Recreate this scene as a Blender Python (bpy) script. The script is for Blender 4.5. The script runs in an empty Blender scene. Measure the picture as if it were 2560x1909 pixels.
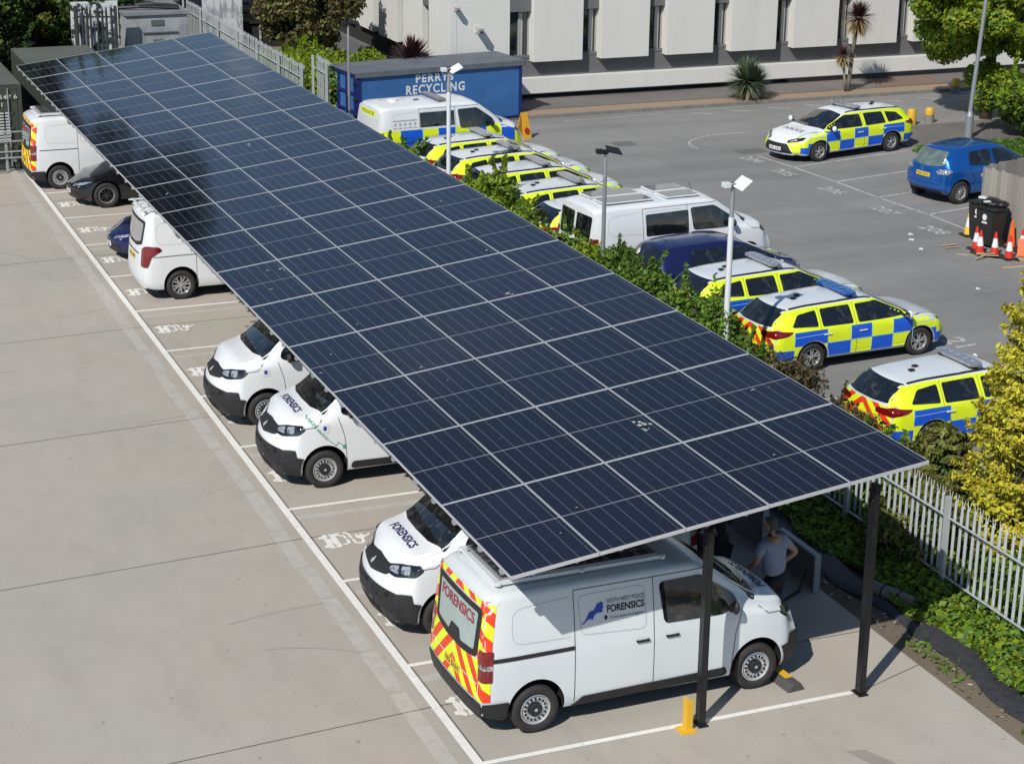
import bpy, bmesh, math, random
import numpy as np
from mathutils import Vector, Matrix
from mathutils.bvhtree import BVHTree
R = math.radians
random.seed(7)
scene = bpy.context.scene
COL = scene.collection

# ---------------------------------------------------------------- camera, sky, sun, exposure
cam = bpy.data.cameras.new('camera')
cam.sensor_width = 36.0
cam.lens = 36.0 * 4880.72 / 2560.0
cam.clip_start, cam.clip_end = 0.5, 900.0
co = bpy.data.objects.new('camera', cam); COL.objects.link(co)
cyaw, cpit, crol = -0.3894, 0.3249, 0.0129
fwd = Vector((-math.sin(cyaw)*math.cos(cpit), math.cos(cyaw)*math.cos(cpit), -math.sin(cpit)))
rt = Vector((math.cos(cyaw), math.sin(cyaw), 0)); up = rt.cross(fwd)
r2 = math.cos(crol)*rt + math.sin(crol)*up; u2 = -math.sin(crol)*rt + math.cos(crol)*up
m3 = Matrix((r2, u2, -fwd)).transposed()
co.matrix_world = Matrix.Translation((-7.979, -20.161, 12.447)) @ m3.to_4x4()
scene.camera = co

w = bpy.data.worlds.new('World'); scene.world = w; w.use_nodes = True
nt = w.node_tree; bg = nt.nodes['Background']
sky = nt.nodes.new('ShaderNodeTexSky'); sky.sky_type = 'NISHITA'; sky.sun_disc = False
SUNDIR = Vector((-0.82, -0.66, 1.0)).normalized()
sky.sun_elevation = math.asin(SUNDIR.z)
sky.sun_rotation = math.atan2(SUNDIR.x, SUNDIR.y)
sky.air_density = 1.0; sky.dust_density = .15; sky.ozone_density = 3.0
tcw = nt.nodes.new('ShaderNodeTexCoord'); mpw = nt.nodes.new('ShaderNodeMapping'); mpw.inputs['Scale'].default_value = (1, 1, 3.2); mpw.inputs['Location'].default_value = (.35, .1, 0)
cn = nt.nodes.new('ShaderNodeTexNoise'); cn.inputs['Scale'].default_value = 2.3; cn.inputs['Detail'].default_value = 7; cn.inputs['Roughness'].default_value = .55
nt.links.new(tcw.outputs['Generated'], mpw.inputs[0]); nt.links.new(mpw.outputs[0], cn.inputs['Vector'])
vP = Vector((5.9, 34.2, 3.3)); vV = (vP-Vector((-7.979, -20.161, 12.447))).normalized(); vN = Vector((-math.sin(.1222), 0, math.cos(.1222))); CD = vV-2*vV.dot(vN)*vN
cdist = nt.nodes.new('ShaderNodeVectorMath'); cdist.operation = 'DISTANCE'; nt.links.new(tcw.outputs['Generated'], cdist.inputs[0]); cdist.inputs[1].default_value = CD
cmul = nt.nodes.new('ShaderNodeMath'); cmul.operation = 'MULTIPLY_ADD'; cmul.inputs[1].default_value = -11.0; cmul.inputs[2].default_value = .27; nt.links.new(cdist.outputs['Value'], cmul.inputs[0])
cmax = nt.nodes.new('ShaderNodeMath'); cmax.operation = 'MAXIMUM'; cmax.inputs[1].default_value = -.10; nt.links.new(cmul.outputs[0], cmax.inputs[0])
cadd = nt.nodes.new('ShaderNodeMath'); cadd.operation = 'ADD'; nt.links.new(cn.outputs[0], cadd.inputs[0]); nt.links.new(cmax.outputs[0], cadd.inputs[1])
cr_ = nt.nodes.new('ShaderNodeValToRGB'); cr_.color_ramp.elements[0].position = .56; cr_.color_ramp.elements[1].position = .70; nt.links.new(cadd.outputs[0], cr_.inputs[0])
cmx = nt.nodes.new('ShaderNodeMix'); cmx.data_type = 'RGBA'; nt.links.new(cr_.outputs[0], cmx.inputs[0]); nt.links.new(sky.outputs[0], cmx.inputs[6]); cmx.inputs[7].default_value = (8.5, 8.6, 9.0, 1)
nt.links.new(cmx.outputs[2], bg.inputs[0]); bg.inputs[1].default_value = 0.085
sl = bpy.data.lights.new('sun', 'SUN'); sl.energy = 4.4; sl.angle = R(0.53); sl.color = (1.0, 0.955, 0.89)
so = bpy.data.objects.new('sun', sl); COL.objects.link(so)
so.rotation_euler = SUNDIR.to_track_quat('Z', 'Y').to_euler(); so.location = (0, 0, 30)
scene.view_settings.view_transform = 'Standard'; scene.view_settings.look = 'None'
scene.view_settings.exposure = 0.0; scene.view_settings.gamma = 1.0
scene.cycles.max_bounces = 6; scene.cycles.transparent_max_bounces = 6

# ---------------------------------------------------------------- materials
MATS = {}
def mat(name, col, rough=0.6, metal=0.0, var=0.0, vscale=3.0, bump=0.0, bscale=20.0, coat=0.0, col2=None, c2scale=1.0, c2lo=.4, c2hi=.6, island=0.0, spec=0.5, trans=0.0, stretch=(1, 1, 1), emit=None):
    if name in MATS: return MATS[name]
    m = bpy.data.materials.new(name); m.use_nodes = True; MATS[name] = m
    n = m.node_tree; L = n.links; b = n.nodes['Principled BSDF']
    b.inputs['Base Color'].default_value = (*col, 1); b.inputs['Roughness'].default_value = rough
    b.inputs['Metallic'].default_value = metal; b.inputs['Specular IOR Level'].default_value = spec
    if coat: b.inputs['Coat Weight'].default_value = coat; b.inputs['Coat Roughness'].default_value = 0.04
    if trans: b.inputs['Subsurface Weight'].default_value = 0.0
    tc = n.nodes.new('ShaderNodeTexCoord'); mp = n.nodes.new('ShaderNodeMapping')
    L.new(tc.outputs['Object'], mp.inputs[0]); mp.inputs['Scale'].default_value = stretch
    def noise(s, d=6.0, rg=.6):
        t = n.nodes.new('ShaderNodeTexNoise'); t.inputs['Scale'].default_value = s; t.inputs['Detail'].default_value = d
        t.inputs['Roughness'].default_value = rg; L.new(mp.outputs[0], t.inputs['Vector']); return t
    cur = None
    if col2:
        t = noise(c2scale); rp = n.nodes.new('ShaderNodeValToRGB')
        rp.color_ramp.elements[0].position = c2lo; rp.color_ramp.elements[0].color = (*col, 1)
        rp.color_ramp.elements[1].position = c2hi; rp.color_ramp.elements[1].color = (*col2, 1)
        L.new(t.outputs[0], rp.inputs[0]); cur = rp.outputs[0]
    if var:
        t = noise(vscale); hs = n.nodes.new('ShaderNodeHueSaturation')
        mr = n.nodes.new('ShaderNodeMapRange'); mr.inputs[1].default_value = .25; mr.inputs[2].default_value = .75
        mr.inputs[3].default_value = 1-var; mr.inputs[4].default_value = 1+var
        L.new(t.outputs[0], mr.inputs[0]); L.new(mr.outputs[0], hs.inputs['Value'])
        if cur: L.new(cur, hs.inputs['Color'])
        else: hs.inputs['Color'].default_value = (*col, 1)
        cur = hs.outputs[0]
    if island:
        g = n.nodes.new('ShaderNodeNewGeometry'); hs = n.nodes.new('ShaderNodeHueSaturation')
        mr = n.nodes.new('ShaderNodeMapRange'); mr.inputs[3].default_value = 1-island; mr.inputs[4].default_value = 1+island
        L.new(g.outputs['Random Per Island'], mr.inputs[0]); L.new(mr.outputs[0], hs.inputs['Value'])
        mr2 = n.nodes.new('ShaderNodeMapRange'); mr2.inputs[3].default_value = .475; mr2.inputs[4].default_value = .525
        ml = n.nodes.new('ShaderNodeMath'); ml.operation = 'FRACT'; ml2 = n.nodes.new('ShaderNodeMath'); ml2.operation = 'MULTIPLY'; ml2.inputs[1].default_value = 7.31
        L.new(g.outputs['Random Per Island'], ml2.inputs[0]); L.new(ml2.outputs[0], ml.inputs[0]); L.new(ml.outputs[0], mr2.inputs[0]); L.new(mr2.outputs[0], hs.inputs['Hue'])
        if cur: L.new(cur, hs.inputs['Color'])
        else: hs.inputs['Color'].default_value = (*col, 1)
        cur = hs.outputs[0]
    if cur: L.new(cur, b.inputs['Base Color'])
    if bump:
        t = noise(bscale, 4); bp = n.nodes.new('ShaderNodeBump'); bp.inputs['Strength'].default_value = bump; bp.inputs['Distance'].default_value = .02
        L.new(t.outputs[0], bp.inputs['Height']); L.new(bp.outputs[0], b.inputs['Normal'])
    if trans:   # leaf translucency
        tr = n.nodes.new('ShaderNodeBsdfTranslucent'); mx = n.nodes.new('ShaderNodeMixShader'); mx.inputs[0].default_value = trans
        if cur: L.new(cur, tr.inputs[0])
        else: tr.inputs[0].default_value = (*col, 1)
        out = n.nodes['Material Output']; L.new(b.outputs[0], mx.inputs[1]); L.new(tr.outputs[0], mx.inputs[2]); L.new(mx.outputs[0], out.inputs[0])
    return m

def ground_mat(name, tones, rough, stains, fine=0.06, bump=.15, tracks=None):
    """layered ground: broad tone patches, mid mottling, fine grain, scattered dark and pale stains"""
    m = bpy.data.materials.new(name); m.use_nodes = True; MATS[name] = m
    n = m.node_tree; L = n.links; b = n.nodes['Principled BSDF']; b.inputs['Roughness'].default_value = rough
    tc = n.nodes.new('ShaderNodeTexCoord')
    def noise(s, d=5, rg=.6, st=(1, 1, 1), off=(0, 0, 0)):
        mp = n.nodes.new('ShaderNodeMapping'); mp.inputs['Scale'].default_value = st; mp.inputs['Location'].default_value = off
        L.new(tc.outputs['Object'], mp.inputs[0]); t = n.nodes.new('ShaderNodeTexNoise')
        t.inputs['Scale'].default_value = s; t.inputs['Detail'].default_value = d; t.inputs['Roughness'].default_value = rg
        L.new(mp.outputs[0], t.inputs['Vector']); return t.outputs[0]
    def ramp(src, stops):
        r = n.nodes.new('ShaderNodeValToRGB'); e = r.color_ramp.elements
        while len(e) < len(stops): e.new(.5)
        for i, (p, c) in enumerate(stops): e[i].position = p; e[i].color = (*c, 1)
        L.new(src, r.inputs[0]); return r.outputs[0]
    def mix(a, c, f, mode='MULTIPLY'):
        x = n.nodes.new('ShaderNodeMix'); x.data_type = 'RGBA'; x.blend_type = mode
        if isinstance(f, float): x.inputs[0].default_value = f
        else: L.new(f, x.inputs[0])
        L.new(a, x.inputs[6]); L.new(c, x.inputs[7]); return x.outputs[2]
    cur = ramp(noise(.22, 4, .55), [(.36, tones[0]), (.5, tones[1]), (.64, tones[2])])
    cur = mix(cur, ramp(noise(1.7, 6, .7, (1, .6, 1)), [(.3, (.93,)*3), (.5, (1,)*3), (.72, (1.05, 1.045, 1.035))]), 1.0)
    cur = mix(cur, ramp(noise(.9, 8, .75, (1, .25, 1), (9, 3, 0)), [(.34, (.93,)*3), (.46, (1,)*3), (1, (1,)*3)]), stains)
    cur = mix(cur, ramp(noise(5.5, 3, .5, (1, 1, 1), (31, 7, 0)), [(.25, (.72,)*3), (.30, (1,)*3), (1, (1,)*3)]), stains)
    cur = mix(cur, ramp(noise(60, 3, .8), [(.3, (1-fine*2,)*3), (.7, (1+fine*2,)*3)]), 1.0)
    if tracks: cur = mix(cur, ramp(noise(.5, 5, .6, tracks, (5, 5, 0)), [(.4, (.88,)*3), (.55, (1,)*3), (.7, (1.08,)*3)]), 1.0)
    L.new(cur, b.inputs['Base Color'])
    if bump:
        bp = n.nodes.new('ShaderNodeBump'); bp.inputs['Strength'].default_value = bump; bp.inputs['Distance'].default_value = .01
        L.new(noise(45, 4), bp.inputs['Height']); L.new(bp.outputs[0], b.inputs['Normal'])
    return m

# ---------------------------------------------------------------- mesh helpers
def link(name, me, parent=None, mats=(), smooth=False, label=None, cat=None, kind=None, group=None):
    o = bpy.data.objects.new(name, me); COL.objects.link(o)
    for m in mats: me.materials.append(m)
    if smooth: me.shade_smooth()
    if parent: o.parent = parent
    tag(o, label, cat, kind, group); return o
def tag(o, label=None, cat=None, kind=None, group=None):
    if label: o['label'] = label
    if cat: o['category'] = cat
    if kind: o['kind'] = kind
    if group: o['group'] = group
def thing(name, loc=(0, 0, 0), rz=0, label=None, cat=None, group=None):
    o = bpy.data.objects.new(name, None); o.empty_display_size = .2; COL.objects.link(o)
    o.location = loc; o.rotation_euler = (0, 0, rz); tag(o, label, cat, None, group); return o
def dup(o, parent=None):
    c = o.copy(); COL.objects.link(c); c.parent = parent
    for ch in list(o.children): dup(ch, c)
    return c

class MB:
    def __init__(s): s.v = []; s.f = []; s.m = []; s.M = None
    def add(s, vs, fs, m=0):
        b = len(s.v)
        if s.M is not None: vs = [tuple(s.M @ Vector(v)) for v in vs]
        s.v += [tuple(v) for v in vs]; s.f += [tuple(b+i for i in f) for f in fs]; s.m += [m]*len(fs); return s
    def box(s, c, d, m=0, rz=0, rx=0, ry=0):
        x, y, z = d[0]/2, d[1]/2, d[2]/2
        vs = [Vector((i, j, k)) for i in (-x, x) for j in (-y, y) for k in (-z, z)]
        if rz or rx or ry:
            Q = Matrix.Rotation(rz, 3, 'Z') @ Matrix.Rotation(ry, 3, 'Y') @ Matrix.Rotation(rx, 3, 'X'); vs = [Q @ v for v in vs]
        return s.add([v+Vector(c) for v in vs], [(0, 1, 3, 2), (4, 6, 7, 5), (0, 4, 5, 1), (2, 3, 7, 6), (0, 2, 6, 4), (1, 5, 7, 3)], m)
    def box2(s, a, b, m=0):
        return s.box([(a[i]+b[i])/2 for i in range(3)], [abs(b[i]-a[i]) for i in range(3)], m)
    def quad(s, a, b, c, d, m=0): return s.add([a, b, c, d], [(0, 1, 2, 3)], m)
    def rect(s, x0, y0, x1, y1, z, m=0): return s.quad((x0, y0, z), (x1, y0, z), (x1, y1, z), (x0, y1, z), m)
    def strip(s, pts, w, z, m=0):
        for (a, b) in zip(pts, pts[1:]):
            a = Vector(a); b = Vector(b); d = (b-a).normalized(); n = Vector((-d.y, d.x))*w/2
            s.quad((*(a-n), z), (*(b-n), z), (*(b+n), z), (*(a+n), z), m)
        return s
    def cyl(s, p0, p1, r0, r1=None, n=12, m=0, caps=True):
        r1 = r0 if r1 is None else r1; p0 = Vector(p0); p1 = Vector(p1); d = (p1-p0)
        q = d.to_track_quat('Z', 'Y'); vs = []
        for p, r in ((p0, r0), (p1, r1)):
            for i in range(n):
                a = 2*math.pi*i/n; vs.append(p+q @ Vector((math.cos(a)*r, math.sin(a)*r, 0)))
        fs = [(i, (i+1) % n, n+(i+1) % n, n+i) for i in range(n)]
        if caps: fs += [tuple(range(n-1, -1, -1)), tuple(range(n, 2*n))]
        return s.add(vs, fs, m)
    def tube(s, pts, r, n=8, m=0):
        for a, b in zip(pts, pts[1:]): s.cyl(a, b, r, r, n, m)
        return s
    def lathe(s, prof, c=(0, 0, 0), axis='Z', n=24, m=0):
        vs = []; fs = []
        for (r, h) in prof:
            for i in range(n):
                a = 2*math.pi*i/n; x, y = r*math.cos(a), r*math.sin(a)
                p = (x, y, h) if axis == 'Z' else (x, h, y)
                vs.append((p[0]+c[0], p[1]+c[1], p[2]+c[2]))
        for j in range(len(prof)-1):
            for i in range(n): fs.append((j*n+i, j*n+(i+1) % n, (j+1)*n+(i+1) % n, (j+1)*n+i))
        return s.add(vs, fs, m)
    def prism(s, poly, z0, z1, m=0):
        n = len(poly); vs = [(x, y, z0) for x, y in poly]+[(x, y, z1) for x, y in poly]
        return s.add(vs, [tuple(range(n-1, -1, -1)), tuple(range(n, 2*n))]+[(i, (i+1) % n, n+(i+1) % n, n+i) for i in range(n)], m)
    def sphere(s, c, r, n=10, k=6, m=0, sc=(1, 1, 1)):
        pr = [(max(1e-4, math.sin(math.pi*i/k))*r, -math.cos(math.pi*i/k)*r) for i in range(k+1)]; b = len(s.v)
        vs = []; fs = []
        for (rr, h) in pr:
            for i in range(n): a = 2*math.pi*i/n; vs.append((c[0]+rr*math.cos(a)*sc[0], c[1]+rr*math.sin(a)*sc[1], c[2]+h*sc[2]))
        for j in range(k):
            for i in range(n): fs.append((j*n+i, j*n+(i+1) % n, (j+1)*n+(i+1) % n, (j+1)*n+i))
        return s.add(vs, fs, m)
    def build(s, name, mats, parent=None, smooth=False, bevel=0, **k):
        me = bpy.data.meshes.new(name); me.from_pydata(s.v, [], s.f)
        me.polygons.foreach_set('material_index', s.m)
        bm = bmesh.new(); bm.from_mesh(me); bmesh.ops.recalc_face_normals(bm, faces=bm.faces)
        if bevel:
            bmesh.ops.bevel(bm, geom=[e for e in bm.edges if len(e.link_faces) == 2 and e.calc_face_angle(0) > .6], offset=bevel, segments=2, affect='EDGES', clamp_overlap=True)
        bm.to_mesh(me); bm.free()
        o = link(name, me, parent, mats if isinstance(mats, (list, tuple)) else [mats], False, **k)
        if smooth:
            me.shade_smooth()
            if smooth != True: me.set_sharp_from_angle(angle=smooth)
        return o

def text_tris(body, size=1.0, bold=0.0, spacing=1.0):
    cu = bpy.data.curves.new('t', 'FONT'); cu.body = body; cu.size = size; cu.offset = bold; cu.resolution_u = 3; cu.space_character = spacing
    o = bpy.data.objects.new('t', cu); COL.objects.link(o)
    dg = bpy.context.evaluated_depsgraph_get(); me = bpy.data.meshes.new_from_object(o.evaluated_get(dg))
    vs = [v.co.copy() for v in me.vertices]; fs = [tuple(p.vertices) for p in me.polygons]
    bpy.data.objects.remove(o); bpy.data.curves.remove(cu); bpy.data.meshes.remove(me)
    xs = [v.x for v in vs]; return vs, fs, min(xs), max(xs)
def flat_text(mb, body, size, org, ux, uy, off=.004, m=0, bold=0.0, width=None, spacing=1.0):
    vs, fs, a, b = text_tris(body, size, bold, spacing); ux = Vector(ux).normalized(); uy = Vector(uy).normalized(); n = ux.cross(uy)
    k = 1 if width is None else width/(b-a)
    mb.add([Vector(org)+ux*((v.x-a)*k)+uy*v.y+n*off for v in vs], fs, m)

# ---------------------------------------------------------------- foliage
def leaf_mesh(name, pts, size, mats, seed=1, jitter=.5, up_bias=.3, nrm=None, aspect=1.6, midx=None):
    rg = np.random.default_rng(seed); n = len(pts)
    d = rg.normal(size=(n, 3)); d /= np.linalg.norm(d, axis=1)[:, None]
    if nrm is not None: d = d*jitter*1.6+nrm
    d[:, 2] += up_bias; d /= np.linalg.norm(d, axis=1)[:, None]
    a = np.cross(d, rg.normal(size=(n, 3))); a /= np.linalg.norm(a, axis=1)[:, None]+1e-9; b = np.cross(d, a)
    s = size*(0.45+1.1*rg.random((n, 1))**1.4); A = a*s*aspect*.5; B = b*s*.5
    v = np.empty((n, 4, 3)); v[:, 0] = pts-A; v[:, 1] = pts+B*.9+d*s*.12; v[:, 2] = pts+A; v[:, 3] = pts-B*.9+d*s*.12
    me = bpy.data.meshes.new(name); me.vertices.add(n*4); me.loops.add(n*4); me.polygons.add(n)
    me.vertices.foreach_set('co', v.reshape(-1)); me.loops.foreach_set('vertex_index', np.arange(n*4))
    me.polygons.foreach_set('loop_start', np.arange(0, n*4, 4)); me.polygons.foreach_set('loop_total', np.full(n, 4))
    if midx is not None: me.polygons.foreach_set('material_index', midx)
    me.update(); return me
def clump_points(rg, n, centers, radii, flat=.8, shell=.35):
    k = len(centers); idx = rg.choice(k, n, p=radii**2/np.sum(radii**2))
    d = rg.normal(size=(n, 3)); d /= np.linalg.norm(d, axis=1)[:, None]
    r = (rg.random((n, 1))**shell)*radii[idx][:, None]
    q = d*r; q[:, 2] *= flat; return centers[idx]+q, d
def blob_centers(rg, k, rad, inner=.35):
    d = rg.normal(size=(k, 3)); d /= np.linalg.norm(d, axis=1)[:, None]; r = inner+(1-inner)*rg.random((k, 1))**.5
    return d*r*np.array(rad)

leafM = lambda nm, c, isl=.35, tr=.3, r=.55: mat(nm, c, r, 0, .3, 1.3, island=isl, trans=tr, spec=.3)
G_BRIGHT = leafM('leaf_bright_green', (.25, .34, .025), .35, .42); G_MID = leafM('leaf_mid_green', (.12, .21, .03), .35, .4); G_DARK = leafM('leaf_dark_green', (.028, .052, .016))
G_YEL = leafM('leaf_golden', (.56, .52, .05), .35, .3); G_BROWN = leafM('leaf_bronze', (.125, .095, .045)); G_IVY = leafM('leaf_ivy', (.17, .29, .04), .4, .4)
G_OLIVE = leafM('leaf_olive', (.19, .21, .05)); BARK = mat('bark', (.12, .09, .065), .9, 0, .3, 6, .6, 12)
SILVER_BARK = mat('pale_bark', (.2, .18, .15), .9, 0, .3, 6, .6, 12)

def shrub(name, loc, rad, n, leafs, leaf=.09, seed=1, blobs=14, label=None, cat='shrub', group=None, stems=True, bsize=.42):
    rg = np.random.default_rng(seed); t = thing(name, loc, 0, label, cat, group)
    c = blob_centers(rg, blobs, (rad[0]*.72, rad[1]*.72, rad[2]*.42)); c[:, 2] += rad[2]*.55
    rr = min(rad[0], rad[1], rad[2])*bsize*(.7+.6*rg.random(blobs))
    p, d = clump_points(rg, n, c, rr); p[:, 2] = np.maximum(p[:, 2], .03)
    ns = int(n*.07); k_ = 9; bi = rg.integers(0, blobs, k_); base = c[bi]; dr = np.c_[rg.normal(size=(k_, 2))*.35, np.full(k_, 1.0)]; ln_ = rad[2]*(.08+.18*rg.random(k_)); q_ = rg.integers(0, k_, ns); tt = rg.random((ns, 1))
    p[:ns] = base[q_]+dr[q_]*tt*(ln_[q_][:, None]+rr[bi][q_][:, None])+rg.normal(size=(ns, 3))*.045*(1.3-tt)
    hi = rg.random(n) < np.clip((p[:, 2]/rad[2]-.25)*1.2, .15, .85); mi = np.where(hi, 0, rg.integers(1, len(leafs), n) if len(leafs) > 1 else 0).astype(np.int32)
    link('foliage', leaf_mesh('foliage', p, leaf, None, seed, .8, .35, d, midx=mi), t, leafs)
    if stems:
        mb = MB()
        for i in range(min(8, blobs)): mb.cyl((random.uniform(-.1, .1)*rad[0], random.uniform(-.1, .1)*rad[1], 0), tuple(c[i]), .03, .012, 5)
        mb.build('stem', BARK, t)
    return t
def tree(name, loc, h, crown, n, leafs, leaf, seed, trunk_r=.18, blobs=26, label=None, cat='tree', crown_z=None, group=None, flat=.75, bark=None, shell=.4, bsize=.36, up=.3):
    rg = np.random.default_rng(seed); t = thing(name, loc, 0, label, cat, group); cz = crown_z or h-crown[2]
    c = blob_centers(rg, blobs, (crown[0]*.78, crown[1]*.78, crown[2]*.8)); c[:, 2] += cz
    rr = min(crown)*bsize*(.65+.7*rg.random(blobs)); p, d = clump_points(rg, n, c, rr, flat, shell)
    p[:, 2] = np.maximum(p[:, 2], .05)
    mi = rg.integers(0, len(leafs), blobs); idx = np.argmin(((p[:, None, :]-c[None, :, :])**2).sum(-1), 1) if n < 30000 else rg.integers(0, blobs, n)
    mi = mi[idx]; sw = rg.random(n) < .25; mi = np.where(sw, rg.integers(0, len(leafs), n), mi).astype(np.int32)
    link('crown', leaf_mesh('crown', p, leaf, None, seed, .8, up, d, midx=mi), t, leafs)
    mb = MB(); top = Vector((0, 0, cz*.75)); mb.cyl((0, 0, -.1), top, trunk_r, trunk_r*.7, 10)
    for i in range(min(12, blobs)):
        e = Vector(c[i]); k = top+(e-top)*.45+Vector((0, 0, .15)); s = Vector((0, 0, cz*random.uniform(.45, .75)))
        mb.cyl(s, k, trunk_r*.45, trunk_r*.25, 6); mb.cyl(k, e, trunk_r*.25, trunk_r*.08, 5)
    mb.build('trunk', bark or BARK, t, smooth=1.0)
    return t
PI = math.pi
# ---------------------------------------------------------------- vehicles: surface tools
PAINT_W = mat('paint_white', (.66, .71, .73), .28, 0, .03, 1.5, coat=.6)
PAINT_W2 = mat('paint_white_bright', (.74, .77, .79), .3, 0, .03, 1.5, coat=.6)
PAINT_BLK = mat('paint_black', (.010, .011, .014), .22, .3, coat=1)
PAINT_NAVY = mat('paint_navy', (.012, .018, .09), .22, .4, coat=1)
PAINT_NAVY2 = mat('paint_dark_blue', (.014, .020, .10), .25, .4, coat=1)
PAINT_BLUE = mat('paint_metal_blue', (.010, .12, .46), .25, .5, coat=1)
GLASS = mat('tinted_glass', (.007, .009, .010), .05, 0, .2, 3, coat=1, spec=.8, col2=(.038, .042, .040), c2scale=4.5, c2lo=.52, c2hi=.66)
GLASS_C = mat('pale_glass', (.34, .44, .42), .12, 0, .1, 3, coat=1)
GLASS_G = mat('grey_glass', (.30, .32, .34), .15, 0, .15, 3, coat=1)
BLKP = mat('black_plastic', (.018, .018, .020), .55, 0, .25, 8, .15, 200)
RUB = mat('tyre_rubber', (.028, .026, .025), .8, 0, .25, 10)
STEEL = mat('wheel_steel', (.58, .59, .60), .35, .45, .15, 12)
ALLOY = mat('wheel_alloy', (.50, .50, .51), .32, .6, .1, 12)
DKALLOY = mat('wheel_dark_alloy', (.10, .10, .11), .3, .8)
HOLE = mat('dark_gap', (.004, .004, .004), .9)
SEAM = mat('shut_line', (.10, .105, .11), .8)
Y_HV = mat('fluorescent_yellow', (.74, .88, .02), .45, 0, .05, 4)
B_HV = mat('police_blue', (.010, .10, .62), .35, 0, .06, 4)
R_HV = mat('reflective_red', (.75, .055, .02), .4, 0, .06, 4)
PALEB = mat('pale_blue_edge', (.35, .62, .80), .4)
TAIL = mat('tail_lamp_red', (.17, .004, .006), .12, 0, .5, 14, coat=1)
CLEAR = mat('lamp_lens', (.52, .53, .55), .14, .4, col2=(.10, .10, .11), c2scale=22, c2lo=.48, c2hi=.58, coat=1)
PLATE_Y = mat('plate_yellow', (.72, .50, .03), .4); PLATE_W = mat('plate_white', (.72, .73, .72), .4)
INK = mat('print_black', (.015, .015, .02), .6); INKB = mat('print_navy', (.014, .022, .12), .5); INKR = mat('print_red', (.32, .02, .05), .5)
INKLB = mat('print_blue', (.012, .06, .42), .5); INKG = mat('print_green', (.03, .30, .22), .5)
BARG = mat('lightbar_clear', (.30, .31, .33), .2, .2, .35, 9, coat=1); BARB = mat('lightbar_blue', (.012, .10, .38), .12, .1, .3, 9, coat=1)
PVG = mat('van_pv_cells', (.035, .038, .045), .18, 0, .4, 6, coat=1)

def lerp_tab(t, x):
    if x <= t[0][0]: return t[0][1]
    for (a, b), (c, d) in zip(t, t[1:]):
        if x <= c: return b+(d-b)*(x-a)/(c-a)
    return t[-1][1]
def smooth_tab(t, x, s=.07):
    return sum(lerp_tab(t, x+k*s)*w for k, w in ((-2, .1), (-1, .22), (0, .36), (1, .22), (2, .1)))
def sm(t): t = max(0, min(1, t)); return t*t*(3-2*t)

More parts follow.
